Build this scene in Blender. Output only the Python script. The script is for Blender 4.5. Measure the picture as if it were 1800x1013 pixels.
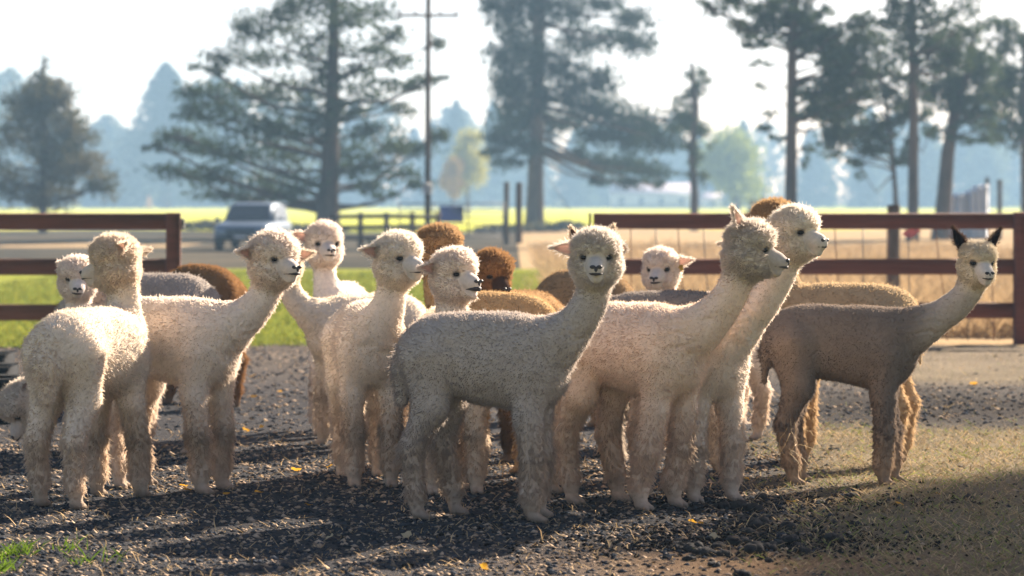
import bpy, math, random
import numpy as np
from mathutils import Vector

R = math.radians
rng = np.random.default_rng(7)
random.seed(7)
scene = bpy.context.scene
for o in list(bpy.data.objects):
    bpy.data.objects.remove(o)

# ------------------------------------------------------------------ camera
CAM_H, FPX, CX, HOR = 1.55, 5000.0, 900.0, 354.0     # height, focal length in photo pixels, centre, horizon row
cam_d = bpy.data.cameras.new("camera")
cam = bpy.data.objects.new("camera", cam_d)
scene.collection.objects.link(cam)
cam.location = (0, 0, CAM_H)
cam.rotation_euler = (R(90), 0, 0)
cam_d.sensor_width = 36.0
cam_d.lens = 36.0 * FPX / 1800.0
cam_d.shift_y = -(506.5 - HOR) / 1800.0
cam_d.clip_start = 0.5
cam_d.clip_end = 6000
cam_d.dof.use_dof = True
cam_d.dof.focus_distance = 14.3
cam_d.dof.aperture_fstop = 2.8
scene.camera = cam

# ------------------------------------------------------------------ light
SUN_AZ, SUN_EL = 40.0, 28.0          # degrees right of the view axis, above the horizon
world = bpy.data.worlds.new("World")
scene.world = world
world.use_nodes = True
wn = world.node_tree
wn.nodes.clear()
sky = wn.nodes.new("ShaderNodeTexSky")
sky.sky_type = 'NISHITA'
sky.sun_disc = False
sky.sun_elevation = R(SUN_EL)
sky.sun_rotation = R(SUN_AZ)
sky.altitude = 900
sky.air_density = 0.8
sky.dust_density = 2.0
sky.ozone_density = 0.2
bg = wn.nodes.new("ShaderNodeBackground")
bg.inputs[1].default_value = 0.05
wo = wn.nodes.new("ShaderNodeOutputWorld")
warm = wn.nodes.new("ShaderNodeVectorMath")          # dusty morning air: a little less blue overall
warm.operation = 'MULTIPLY'
warm.inputs[1].default_value = (1.08, .91, .85)
wn.links.new(sky.outputs[0], warm.inputs[0])
wn.links.new(warm.outputs[0], bg.inputs[0])
wn.links.new(bg.outputs[0], wo.inputs[0])
sun_d = bpy.data.lights.new("sun", 'SUN')
sun_d.energy = 5.0
sun_d.angle = R(0.6)
sun_d.color = (1.0, 0.86, 0.70)
sun = bpy.data.objects.new("sun", sun_d)
scene.collection.objects.link(sun)
sd = Vector((math.sin(R(SUN_AZ)) * math.cos(R(SUN_EL)), math.cos(R(SUN_AZ)) * math.cos(R(SUN_EL)), math.sin(R(SUN_EL))))
sun.rotation_euler = sd.to_track_quat('Z', 'Y').to_euler()
sun.location = (30, 40, 40)
scene.view_settings.view_transform = 'Standard'
scene.view_settings.look = 'None'
scene.view_settings.gamma = 1.0
scene.view_settings.exposure = 2.12
scene.cycles.use_denoising = True
scene.cycles.max_bounces = 6
scene.cycles.diffuse_bounces = 5
scene.cycles.transmission_bounces = 3
scene.cycles.transparent_max_bounces = 6
scene.cycles.volume_bounces = 0
scene.cycles.sample_clamp_indirect = 6
scene.cycles_curves.shape = 'RIBBONS'

# ------------------------------------------------------------------ helpers
C = scene.collection


def dist(py):
    """distance of a ground point that shows at photo row py"""
    return CAM_H * FPX / (py - HOR)


def at(px, py, Y):
    return Vector(((px - CX) / FPX * Y, Y, CAM_H - (py - HOR) / FPX * Y))


def tag(o, label, cat, group=None):
    o["label"] = label
    o["category"] = cat
    if group:
        o["group"] = group
    return o


def empty(name, loc, rz=0.0):
    o = bpy.data.objects.new(name, None)
    C.objects.link(o)
    o.location = loc
    o.rotation_euler = (0, 0, rz)
    return o


def mesh_np(name, V, F, mat, parent=None, smooth=False, col=None, attr="Col", flat_sizes=None):
    """mesh object from arrays; F is (n,k) or a list of arrays of differing k"""
    me = bpy.data.meshes.new(name)
    V = np.asarray(V, dtype=np.float32)
    Fs = F if isinstance(F, list) else [np.asarray(F)]
    Fs = [np.asarray(f, dtype=np.int32) for f in Fs if len(f)]
    me.vertices.add(len(V))
    me.vertices.foreach_set("co", V.ravel())
    nl = sum(f.size for f in Fs)
    npoly = sum(len(f) for f in Fs)
    me.loops.add(nl)
    me.loops.foreach_set("vertex_index", np.concatenate([f.ravel() for f in Fs]))
    me.polygons.add(npoly)
    sizes = np.concatenate([np.full(len(f), f.shape[1], dtype=np.int32) for f in Fs])
    starts = np.concatenate([[0], np.cumsum(sizes)[:-1]]).astype(np.int32)
    me.polygons.foreach_set("loop_start", starts)
    if smooth:
        me.polygons.foreach_set("use_smooth", np.ones(npoly, dtype=bool))
    me.update(calc_edges=True)
    if col is not None:
        a = me.color_attributes.new(attr, 'FLOAT_COLOR', 'POINT')
        c4 = np.ones((len(V), 4), dtype=np.float32)
        c4[:, :3] = col
        a.data.foreach_set("color", c4.ravel())
    if mat:
        me.materials.append(mat)
    o = bpy.data.objects.new(name, me)
    C.objects.link(o)
    if parent:
        o.parent = parent
    return o


class MB:
    """collects simple shapes for one mesh"""
    def __init__(self):
        self.V, self.F = [], {}
        self.n = 0

    def add(self, v, f):
        v = np.asarray(v, dtype=float)
        for q in f:
            self.F.setdefault(len(q), []).append([i + self.n for i in q])
        self.V.append(v)
        self.n += len(v)
        return self

    def box(self, x0, x1, y0, y1, z0, z1, bev=0.0):
        if bev > 0:
            b = min(bev, (x1 - x0) * .45, (y1 - y0) * .45, (z1 - z0) * .45)
            v = []
            for sx in (0, 1):
                for sy in (0, 1):
                    for sz in (0, 1):
                        X, Y, Z = (x0, x1)[sx], (y0, y1)[sy], (z0, z1)[sz]
                        ix, iy, iz = (b, -b)[sx], (b, -b)[sy], (b, -b)[sz]
                        v += [(X, Y + iy, Z + iz), (X + ix, Y, Z + iz), (X + ix, Y + iy, Z)]
            k = lambda sx, sy, sz, a: (sx * 4 + sy * 2 + sz) * 3 + a
            f = []
            for s in (0, 1):
                o = 1 if s else -1
                q = [k(s, 0, 0, 0), k(s, 1, 0, 0), k(s, 1, 1, 0), k(s, 0, 1, 0)]
                f.append(q[::o])
                q = [k(0, s, 0, 1), k(0, s, 1, 1), k(1, s, 1, 1), k(1, s, 0, 1)]
                f.append(q[::o])
                q = [k(0, 0, s, 2), k(1, 0, s, 2), k(1, 1, s, 2), k(0, 1, s, 2)]
                f.append(q[::o])
            for a in (0, 1):
                for b2 in (0, 1):
                    f.append([k(0, a, b2, 1), k(0, a, b2, 2), k(1, a, b2, 2), k(1, a, b2, 1)])
                    f.append([k(a, 0, b2, 0), k(a, 0, b2, 2), k(a, 1, b2, 2), k(a, 1, b2, 0)])
                    f.append([k(a, b2, 0, 0), k(a, b2, 0, 1), k(a, b2, 1, 1), k(a, b2, 1, 0)])
            for sx in (0, 1):
                for sy in (0, 1):
                    for sz in (0, 1):
                        f.append([k(sx, sy, sz, 0), k(sx, sy, sz, 1), k(sx, sy, sz, 2)])
            return self.add(v, f)
        v = [(x, y, z) for x in (x0, x1) for y in (y0, y1) for z in (z0, z1)]
        f = [(0, 1, 3, 2), (4, 6, 7, 5), (0, 4, 5, 1), (2, 3, 7, 6), (0, 2, 6, 4), (1, 5, 7, 3)]
        return self.add(v, f)

    def tube(self, pts, rad, n=8, cap=True):
        pts = [Vector(p) for p in pts]
        if not hasattr(rad, '__len__'):
            rad = [rad] * len(pts)
        v, f = [], []
        up = Vector((0.123, 0.31, 1)).normalized()
        for i, p in enumerate(pts):
            d = (pts[min(i + 1, len(pts) - 1)] - pts[max(i - 1, 0)]).normalized()
            a = d.cross(up)
            if a.length < 1e-3:
                a = d.cross(Vector((1, 0, 0)))
            a.normalize()
            b = d.cross(a)
            for j in range(n):
                t = 2 * math.pi * j / n
                v.append(p + (a * math.cos(t) + b * math.sin(t)) * rad[i])
        for i in range(len(pts) - 1):
            for j in range(n):
                f.append((i * n + j, i * n + (j + 1) % n, (i + 1) * n + (j + 1) % n, (i + 1) * n + j))
        if cap:
            f.append(list(range(n))[::-1])
            f.append([(len(pts) - 1) * n + j for j in range(n)])
        return self.add([tuple(x) for x in v], f)

    def ell(self, c, r, nu=12, nv=8, rot=None):
        v, f = [], []
        for i in range(nv + 1):
            th = math.pi * i / nv
            for j in range(nu):
                ph = 2 * math.pi * j / nu
                p = Vector((r[0] * math.sin(th) * math.cos(ph), r[1] * math.sin(th) * math.sin(ph), r[2] * math.cos(th)))
                if rot is not None:
                    p = rot @ p
                v.append(tuple(Vector(c) + p))
        for i in range(nv):
            for j in range(nu):
                f.append((i * nu + j, (i + 1) * nu + j, (i + 1) * nu + (j + 1) % nu, i * nu + (j + 1) % nu))
        return self.add(v, f)

    def build(self, name, mat, parent=None, smooth=False):
        return mesh_np(name, np.concatenate(self.V), [np.array(x) for x in self.F.values()], mat, parent, smooth)


# value noise ------------------------------------------------------
def _hash(i, j, k, s):
    h = (i.astype(np.int64) * 374761393 + j.astype(np.int64) * 668265263 + k.astype(np.int64) * 2147483647 + s * 144269504) & 0xFFFFFFFF
    h = ((h ^ (h >> 13)) * 1274126177) & 0xFFFFFFFF
    h = ((h ^ (h >> 16)) * 2246822519) & 0xFFFFFFFF
    return ((h ^ (h >> 15)) & 0xFFFFFF) / float(0xFFFFFF)


def vnoise(p, s=0):
    p = np.asarray(p, dtype=float)
    i = np.floor(p).astype(np.int64)
    f = p - i
    f = f * f * (3 - 2 * f)
    out = 0
    for a in (0, 1):
        wa = f[:, 0] if a else 1 - f[:, 0]
        for b in (0, 1):
            wb = f[:, 1] if b else 1 - f[:, 1]
            for c in (0, 1):
                wc = f[:, 2] if c else 1 - f[:, 2]
                out = out + wa * wb * wc * _hash(i[:, 0] + a, i[:, 1] + b, i[:, 2] + c, s)
    return out


def fbm(p, s=0, oct=3):
    a, t, out = 1.0, 0.0, 0
    for o in range(oct):
        out = out + a * vnoise(p * 2 ** o + 17.3 * o, s + o)
        t += a
        a *= .5
    return out / t


def sstep(a, b, x):
    t = np.clip((x - a) / (b - a), 0, 1)
    return t * t * (3 - 2 * t)


def unit(a):
    return a / np.maximum(np.linalg.norm(a, axis=-1, keepdims=True), 1e-9)


# ------------------------------------------------------------------ materials
def node_mat(name):
    m = bpy.data.materials.new(name)
    m.use_nodes = True
    nt = m.node_tree
    nt.nodes.clear()
    out = nt.nodes.new("ShaderNodeOutputMaterial")
    return m, nt, out


def mat_noise(name, c1, c2, scale=8.0, rough=0.8, bump=0.2, bscale=None, c3=None, detail=6, stretch=None, metal=0.0, spec=0.3, bdist=0.02):
    m, nt, out = node_mat(name)
    p = nt.nodes.new("ShaderNodeBsdfPrincipled")
    p.inputs["Roughness"].default_value = rough
    p.inputs["Metallic"].default_value = metal
    p.inputs["Specular IOR Level"].default_value = spec
    tc = nt.nodes.new("ShaderNodeTexCoord")
    mp = nt.nodes.new("ShaderNodeMapping")
    if stretch:
        mp.inputs["Scale"].default_value = stretch
    nt.links.new(tc.outputs["Object"], mp.inputs[0])
    n = nt.nodes.new("ShaderNodeTexNoise")
    n.inputs["Scale"].default_value = scale
    n.inputs["Detail"].default_value = detail
    n.inputs["Roughness"].default_value = 0.65
    nt.links.new(mp.outputs[0], n.inputs["Vector"])
    r = nt.nodes.new("ShaderNodeValToRGB")
    r.color_ramp.elements[0].position = 0.3
    r.color_ramp.elements[1].position = 0.7
    r.color_ramp.elements[0].color = (*c1, 1)
    r.color_ramp.elements[1].color = (*c2, 1)
    if c3:
        e = r.color_ramp.elements.new(0.5)
        e.color = (*c3, 1)
    nt.links.new(n.outputs["Fac"], r.inputs[0])
    nt.links.new(r.outputs[0], p.inputs["Base Color"])
    if bump:
        n2 = nt.nodes.new("ShaderNodeTexNoise")
        n2.inputs["Scale"].default_value = bscale or scale * 4
        n2.inputs["Detail"].default_value = 4
        nt.links.new(mp.outputs[0], n2.inputs["Vector"])
        b = nt.nodes.new("ShaderNodeBump")
        b.inputs["Strength"].default_value = bump
        b.inputs["Distance"].default_value = bdist
        nt.links.new(n2.outputs["Fac"], b.inputs["Height"])
        nt.links.new(b.outputs[0], p.inputs["Normal"])
    nt.links.new(p.outputs[0], out.inputs[0])
    return m


def mat_col(name, trans=0.35, rough=0.9, gain=1.0, attr="Col", noise=0.0):
    """diffuse + translucent driven by the object's own colour attribute"""
    m, nt, out = node_mat(name)
    a = nt.nodes.new("ShaderNodeAttribute")
    a.attribute_name = attr
    d = nt.nodes.new("ShaderNodeBsdfDiffuse")
    t = nt.nodes.new("ShaderNodeBsdfTranslucent")
    mx = nt.nodes.new("ShaderNodeMixShader")
    mx.inputs[0].default_value = trans
    src = a.outputs["Color"]
    if noise:
        tc = nt.nodes.new("ShaderNodeTexCoord")
        n = nt.nodes.new("ShaderNodeTexNoise")
        n.inputs["Scale"].default_value = 60
        n.inputs["Detail"].default_value = 4
        nt.links.new(tc.outputs["Object"], n.inputs["Vector"])
        mr = nt.nodes.new("ShaderNodeMapRange")
        mr.inputs[1].default_value = .3
        mr.inputs[2].default_value = .7
        mr.inputs[3].default_value = 1 - noise
        mr.inputs[4].default_value = 1 + noise * .3
        nt.links.new(n.outputs["Fac"], mr.inputs[0])
        vm = nt.nodes.new("ShaderNodeVectorMath")
        vm.operation = 'SCALE'
        nt.links.new(src, vm.inputs[0])
        nt.links.new(mr.outputs[0], vm.inputs["Scale"])
        src = vm.outputs[0]
        b = nt.nodes.new("ShaderNodeBump")
        b.inputs["Strength"].default_value = .25
        b.inputs["Distance"].default_value = .008
        nt.links.new(n.outputs["Fac"], b.inputs["Height"])
        nt.links.new(b.outputs[0], d.inputs["Normal"])
    nt.links.new(src, d.inputs[0])
    nt.links.new(src, t.inputs[0])
    nt.links.new(d.outputs[0], mx.inputs[1])
    nt.links.new(t.outputs[0], mx.inputs[2])
    nt.links.new(mx.outputs[0], out.inputs[0])
    return m


M = {}
M['skin'] = mat_col("alpaca_skin", trans=0.0, noise=.12)
M['hair'] = mat_col("alpaca_fleece", trans=0.58)
M['ear'] = mat_col("alpaca_ear", trans=0.55)
M['leaf'] = mat_col("foliage", trans=0.3)
M['litter'] = mat_col("litter", trans=0.15)


def mat_plain(name, c, rough=.6, metal=0, spec=.4, var=.15, scale=20):
    c = np.array(c)
    return mat_noise(name, tuple(c * (1 - var)), tuple(c * (1 + var)), scale=scale, rough=rough, bump=.1, metal=metal, spec=spec, bdist=.003)


M['eye'] = mat_plain("eye", (.006, .005, .004), rough=.2, spec=.22)
M['nose'] = mat_plain("nose", (.03, .026, .026), rough=.5)
M['mouth'] = mat_plain("mouth", (.035, .028, .028), rough=.6)

# ------------------------------------------------------------------ setting
def struct(o):
    o["kind"] = "structure"
    return o


def stuff(o, label=None):
    o["kind"] = "stuff"
    if label:
        o["label"] = label
    return o


def grid_sheet(name, x0, x1, y0, y1, nx, ny, zf, mat, edge=None):
    xs = np.linspace(x0, x1, nx)
    ys = np.linspace(y0, y1, ny)
    X, Y = np.meshgrid(xs, ys, indexing='ij')
    if edge is not None:
        Y = y0 + (Y - y0) * (edge(X[:, :1]) - y0) / (y1 - y0)
    Z = zf(X.ravel(), Y.ravel()).reshape(X.shape)
    V = np.stack([X, Y, Z], -1).reshape(-1, 3)
    i = np.arange((nx - 1) * (ny - 1))
    a = (i // (ny - 1)) * ny + i % (ny - 1)
    F = np.stack([a, a + ny, a + ny + 1, a + 1], 1)
    return struct(mesh_np(name, V, F, mat, None, True))


def n2(x, y, sc, s):
    return vnoise(np.stack([x * sc, y * sc, np.zeros_like(x) + .5], 1), s)


def yard_z(x, y):
    return .004 + .028 * (n2(x, y, 1.3, 3) - .5) + .016 * (n2(x, y, 5, 4) - .5) + .010 * (n2(x, y, 14, 5) - .5)


# where the trampled dry grass takes over from the cinder gravel (right front), 0..1
def straw_mask(x, y):
    a = sstep(.75, 1.9, x - .10 * (y - 13) + 1.1 * (n2(x, y, .9, 11) - .5))
    a = a * (1 - .85 * sstep(19.0, 20.2, y + 1.2 * (n2(x, y, .8, 12) - .5)) * (1 - sstep(23.5, 25, y)))
    return np.clip(a, 0, 1)


def dung_mask(x, y):
    """dark trampled dung: under the profile alpaca and the strip by the right fence"""
    d1 = np.exp(-(((x - .95) / .75) ** 2 + ((y - 13.15) / .9) ** 2))
    d2 = np.exp(-(((x - 3.2) / 1.3) ** 2 + ((y - 21.3) / 1.7) ** 2))
    d3 = np.exp(-(((x - 1.3) / .8) ** 2 + ((y - 14.6) / .5) ** 2))
    return np.clip(np.maximum(np.maximum(d1, d2 * 1.25), d3) + .3 * (n2(x, y, 3, 9) - .5), 0, 1)


def yard_material():
    m, nt, out = node_mat("yard_gravel")
    p = nt.nodes.new("ShaderNodeBsdfPrincipled")
    p.inputs["Roughness"].default_value = .95
    p.inputs["Specular IOR Level"].default_value = .03
    a = nt.nodes.new("ShaderNodeAttribute")
    a.attribute_name = "Col"
    tc = nt.nodes.new("ShaderNodeTexCoord")
    n = nt.nodes.new("ShaderNodeTexNoise")
    n.inputs["Scale"].default_value = 55
    n.inputs["Detail"].default_value = 6
    n.inputs["Roughness"].default_value = .75
    nt.links.new(tc.outputs["Object"], n.inputs["Vector"])
    mr = nt.nodes.new("ShaderNodeMapRange")
    mr.inputs[1].default_value = .35
    mr.inputs[2].default_value = .65
    mr.inputs[3].default_value = .45
    mr.inputs[4].default_value = 1.45
    nt.links.new(n.outputs["Fac"], mr.inputs[0])
    vm = nt.nodes.new("ShaderNodeVectorMath")
    vm.operation = 'SCALE'
    nt.links.new(a.outputs["Color"], vm.inputs[0])
    nt.links.new(mr.outputs[0], vm.inputs["Scale"])
    nt.links.new(vm.outputs[0], p.inputs["Base Color"])
    b = nt.nodes.new("ShaderNodeBump")
    b.inputs["Strength"].default_value = .9
    b.inputs["Distance"].default_value = .02
    nt.links.new(n.outputs["Fac"], b.inputs["Height"])
    nt.links.new(b.outputs[0], p.inputs["Normal"])
    nt.links.new(p.outputs[0], out.inputs[0])
    return m


M['yard'] = yard_material()
M['field'] = mat_noise("field", (.34, .37, .04), (.48, .46, .07), scale=.05, rough=1, bump=0, spec=0)
M['lawn'] = mat_noise("lawn", (.15, .18, .03), (.26, .26, .05), scale=2.2, rough=1, bump=.6, bscale=30, spec=0, bdist=.05)
M['drive'] = mat_noise("drive", (.028, .032, .032), (.12, .10, .072), scale=.16, rough=1, bump=.3, spec=0)  # dark tone stands for tree shade on the drive, painted into its colour
M['dry'] = mat_noise("dry_meadow", (.27, .19, .105), (.40, .30, .18), scale=.6, rough=1, bump=.5, bscale=12, spec=0, bdist=.06)
M['redwood'] = mat_noise("red_stained_wood", (.085, .024, .014), (.17, .052, .030), scale=3.0, rough=.75, bump=.35, bscale=40, stretch=(.35, 1, 5), bdist=.004)
M['bark'] = mat_noise("bark", (.035, .026, .020), (.12, .085, .062), scale=2.2, rough=1, bump=.8, bscale=9, stretch=(1, 1, .25), spec=.05, bdist=.05)
M['oldwood'] = mat_noise("weathered_wood", (.05, .037, .028), (.12, .09, .07), scale=5, rough=.95, bump=.3, stretch=(1, 1, .2), spec=.1)
M['iron'] = mat_plain("dark_iron", (.03, .03, .032), rough=.5, metal=.6)
M['pipe'] = mat_plain("grey_pipe", (.08, .08, .085), rough=.5, metal=.5)
M['trough'] = mat_plain("black_rubber", (.012, .013, .015), rough=.8, spec=.12)

# one sheet out to the horizon
gs = MB()
gs.add([(-2500, -60, -.06), (2500, -60, -.06), (2500, 4200, -.06), (-2500, 4200, -.06)], [(0, 1, 2, 3)])
struct(gs.build("ground", M['field']))
yard = grid_sheet("yard", -9, 9, 8, 31.5, 220, 280, yard_z, M['yard'], edge=lambda x: 30.4 + .5 * np.sin(x * 1.7) + .25 * np.sin(x * 5.1))
V = np.zeros(len(yard.data.vertices) * 3)
yard.data.vertices.foreach_get("co", V)
V = V.reshape(-1, 3)
sm = straw_mask(V[:, 0], V[:, 1])[:, None]
dm = dung_mask(V[:, 0], V[:, 1])[:, None]
far = sstep(21, 29, V[:, 1])[:, None]
yc = np.array([.050, .048, .050]) * (1 - sm) + np.array([.19, .155, .10]) * sm
yc = yc * (1 - .55 * far) + np.array([.15, .118, .090]) * .55 * far
bare = np.exp(-(((V[:, 0] - 1.2) / .8) ** 2 + ((V[:, 1] - 12.1) / .6) ** 2))[:, None]
yc = yc * (1 - bare) + np.array([.27, .17, .095]) * bare
yc = yc * (1 - .8 * dm * (1 - .8 * bare)) + np.array([.022, .017, .014]) * .8 * dm * (1 - .8 * bare)
yc = yc * (.7 + .6 * fbm(V * 1.7, 40, 3))[:, None]
at_ = yard.data.color_attributes.new("Col", 'FLOAT_COLOR', 'POINT')
at_.data.foreach_set("color", np.concatenate([yc, np.ones((len(V), 1))], 1).astype(np.float32).ravel())

flat = lambda z: (lambda x, y: np.full_like(x, z))
grid_sheet("lawn", -30, 2.0, 29.5, 66, 40, 60, lambda x, y: -.02 + .03 * (n2(x, y, .7, 21) - .5), M['lawn'])
grid_sheet("dry_meadow", 0.2, 40, 29.5, 165, 40, 60, lambda x, y: -.016 + .03 * (n2(x, y, .3, 22) - .5), M['dry'], edge=lambda x: 160 + 6 * np.sin(x * .3))
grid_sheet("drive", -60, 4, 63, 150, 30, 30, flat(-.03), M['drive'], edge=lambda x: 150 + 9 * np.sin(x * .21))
grid_sheet("dry_verge", -18, -11.5, 97, 108, 30, 10, flat(-.024), M['dry'], edge=lambda x: 104 + 2 * np.sin(x * 1.5))


# ---- grass as loose blades --------------------------------------------------
def blades(name, pts, h, w, colr, lean, mat, label):
    n = len(pts)
    g = np.random.default_rng(len(name) * 7 + n)
    a = g.random(n) * 2 * math.pi
    la = g.random(n) * 2 * math.pi
    le = lean * (.3 + g.random(n))
    sx = np.stack([np.cos(a), np.sin(a), np.zeros(n)], 1) * (w * (.6 + .8 * g.random(n)))[:, None]
    tp = np.stack([np.cos(la) * le * h, np.sin(la) * le * h, h], 1)
    V = np.stack([pts - sx, pts + sx, pts + tp * .55 + sx * .6, pts + tp * np.array([1.25, 1.25, 1])], 1).reshape(-1, 3)
    i = np.arange(n)[:, None] * 4
    F = np.concatenate([i + np.array([0, 1, 2]), i + np.array([0, 2, 3])])
    return stuff(mesh_np(name, V, F, mat, None, False, np.repeat(colr, 4, 0)), label)


def area_pts(n, x0, x1, y0, y1, power=1.0):
    y = y0 + (y1 - y0) * rng.random(n) ** power
    x = x0 + (x1 - x0) * rng.random(n)
    return np.stack([x, y, np.zeros(n)], 1)


p = area_pts(60000, -9.5, 1.2, 30.2, 62, 1.5)
p[:, 2] = -.03
hh = (.05 + .09 * rng.random(len(p))) * (.5 + n2(p[:, 0], p[:, 1], .8, 31))
gc = np.array([.20, .235, .045]) * (.6 + .7 * rng.random((len(p), 1))) + np.array([.10, .06, .0]) * (rng.random((len(p), 1)) < .25)
blades("lawn_grass", p, hh, .010, gc, .8, M['leaf'], "short green grass behind the open gate")
p = area_pts(60000, .6, 15, 32.6, 95, 1.7)
p[:, 2] = -.03
hh = (.12 + .38 * rng.random(len(p))) * (.25 + 1.1 * n2(p[:, 0], p[:, 1], .45, 33) ** 1.5)
gc = np.array([.40, .285, .155]) * (.55 + .7 * rng.random((len(p), 1)))
blades("dry_grass", p, hh, .010, gc, .7, M['leaf'], "tall dry tan grass beyond the right fence")


# ---- fences ---------------------------------------------------------------
def board(parent, name, x0, x1, z0, z1, y0, y1, mat='redwood', bev=.006):
    m = MB()
    m.box(x0, x1, y0, y1, z0, z1, bev)
    return m.build(name, M[mat], parent)


FY = 31.2
sc = FY / FPX
zz = lambda py: CAM_H - (py - HOR) * sc
xx = lambda px: (px - CX) * sc
gate = empty("wooden_gate", (xx(0), FY, 0))
tag(gate, "dark red wooden gate of three rails swung open at the left", "gate")
gx0, gx1 = -3.2, xx(318) - xx(0)
for a, b in ((375, 404), (455, 484), (535, 564)):
    board(gate, "rail", gx0, gx1 - .165, zz(b), zz(a), -.02, .02)
board(gate, "stile", gx1 - .162, gx1, zz(566), zz(374), -.026, .026)
m = MB()
m.box(gx1 + .002, gx1 + .04, -.03, .03, zz(404), zz(384), .006)
m.tube([(gx1 + .02, -.04, zz(394)), (gx1 + .05, -.06, zz(392)), (gx1 + .06, -.02, zz(400))], .008, 6)
m.build("latch", M['iron'], gate)
board(gate, "brace_post", gx0 - .1, gx0, -.05, zz(370), -.08, .08)

fence = empty("wooden_fence", (xx(1043), FY, 0))
tag(fence, "dark red three rail wooden fence backed with wire at the right", "fence")
fx1 = xx(1795) - xx(1043)
for a, b in ((375, 403), (455, 483), (532, 560)):
    board(fence, "rail", 0, fx1 - .082, zz(b), zz(a), -.02, .02)
    board(fence, "rail", fx1 + .082, fx1 + 3.0, zz(b), zz(a), -.02, .02)
board(fence, "post", fx1 - .078, fx1 + .078, -.1, zz(373), -.075, .075)
board(fence, "post", fx1 + 3.003, fx1 + 3.16, -.1, zz(373), -.075, .075)
m = MB()
m.box(-.05, -.022, -.02, .02, -.1, zz(374), .003)
m.build("steel_stake", M['iron'], fence)
for i, px in enumerate(range(1062, 1792, 45)):
    m = MB()
    x = xx(px + random.uniform(-6, 6)) - xx(1043)
    t = random.uniform(.0, .16)
    m.tube([(x, .045, zz(395)), (x + t * .4, .06, zz(470)), (x + t, .05, zz(545)), (x + t, .05, .02)], .006, 5)
    m.build("wire", M['redwood'] if i % 2 else M['pipe'], fence)
rb = MB()
rb.add([(0, 0, 0), (.10, .01, .02), (.13, -.02, -.04), (.05, .02, -.09), (-.03, 0, -.05)], [(0, 1, 2, 3, 4)])
rb.add([(.10, .0, -.02), (.15, .01, .03), (.17, -.01, -.02)], [(0, 1, 2)])
M['pink'] = mat_plain("pink_tape", (.55, .16, .17), rough=.7)
rbo = rb.build("ribbon", M['pink'])
rbo.location = (xx(1592), FY + .035, zz(405))
tag(rbo, "scrap of pink tape tied to the fence wire", "ribbon")


def post(px, ytop, Y, w, label, name="wooden_post", mat='oldwood', group=None):
    b = at(px, HOR, Y)
    t = at(px, ytop, Y)
    m = MB()
    m.tube([(0, 0, -.1), (0, 0, t.z * .5), (.01, 0, t.z - .03), (.01, 0, t.z)], [w * .52, w * .5, w * .5, w * .44], 10)
    o = m.build(name, M[mat], None, False)
    o.location = (b.x, Y, 0)
    return tag(o, label, "post", group)


post(1570, 360, 47, .22, "grey weathered post standing behind the right fence")
post(890, 320, 104, .20, "dark tall post at the end of the pipe gate, the left of two")
post(912, 321, 106, .26, "thicker dark post beside the far pine trunk")
post(1735, 312, 118, .18, "thin dark post against the pale stack")
post(1757, 316, 116, .20, "dark post standing free to the right of the pale stack")

# pipe gate with a blue sign, log fence, utility pole
PY = 100.0
pg = empty("pipe_gate", tuple(at(702, HOR, PY).xy) + (0,))
tag(pg, "grey pipe gate beyond the yard carrying a blue sign", "gate")
gw = (885 - 702) / FPX * PY
for z in (.30, .52, .74, .98, 1.22, 1.46):
    m = MB()
    m.tube([(0, 0, z), (gw, 0, z)], .022, 8)
    m.build("bar", M['pipe'], pg)
for f in (0, .33, .66, 1):
    m = MB()
    m.tube([(gw * f, 0, .25), (gw * f, 0, 1.49)], .026, 8)
    m.build("upright", M['pipe'], pg)
M['bluesign'] = mat_plain("blue_sign", (.085, .12, .34), rough=.5, var=.08)
m = MB()
m.box(0, .86, -.05, -.03, 0, .58, .004)
sg = m.build("sign", M['bluesign'])
sg.location = at(772, 391, PY)
tag(sg, "blank blue board hung on the far pipe gate", "sign")

LY = 90.0
lf = empty("log_fence", tuple(at(588, HOR, LY).xy) + (0,))
tag(lf, "low dark log fence left of the utility pole", "fence")
lw = (770 - 588) / FPX * LY
for k, z in enumerate((.38, .72, 1.06)):
    m = MB()
    m.tube([(-.1, 0, z), (lw * .5, .03, z + .02), (lw + .1, 0, z - .01)], [.07, .075, .065], 8)
    m.build("log_rail", M['oldwood'], lf)
for k in range(5):
    m = MB()
    m.tube([(lw * k / 4, .1, -.1), (lw * k / 4, .1, 1.2)], [.1, .085], 8)
    m.build("post", M['oldwood'], lf)
UY = 95.0
up = empty("utility_pole", tuple(at(752, HOR, UY).xy) + (0,))
tag(up, "slender wooden utility pole with a crossarm", "utility pole")
m = MB()
m.tube([(0, 0, -.2), (0, 0, 4), (.02, 0, 9.2)], [.115, .10, .085], 10)
m.build("pole", M['bark'], up)
for z, w in ((7.75, 1.05), (8.6, 1.2)):
    m = MB()
    m.box(-w, w, -.12, -.02, z - .05, z + .05, .01)
    ca = m.build("crossarm", M['oldwood'], up)
    for x in (-w + .1, -w * .4, w * .4, w - .1):
        m = MB()
        m.tube([(x, -.07, z + .05), (x, -.07, z + .12), (x, -.07, z + .2)], [.03, .045, .03], 8)
        m.build("insulator", M['pipe'], ca)
m = MB()
m.box(-.16, .16, -.2, -.12, 1.8, 2.15, .02)
m.build("meter_box", mat_plain("box_grey", (.3, .31, .33)), up)
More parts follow.
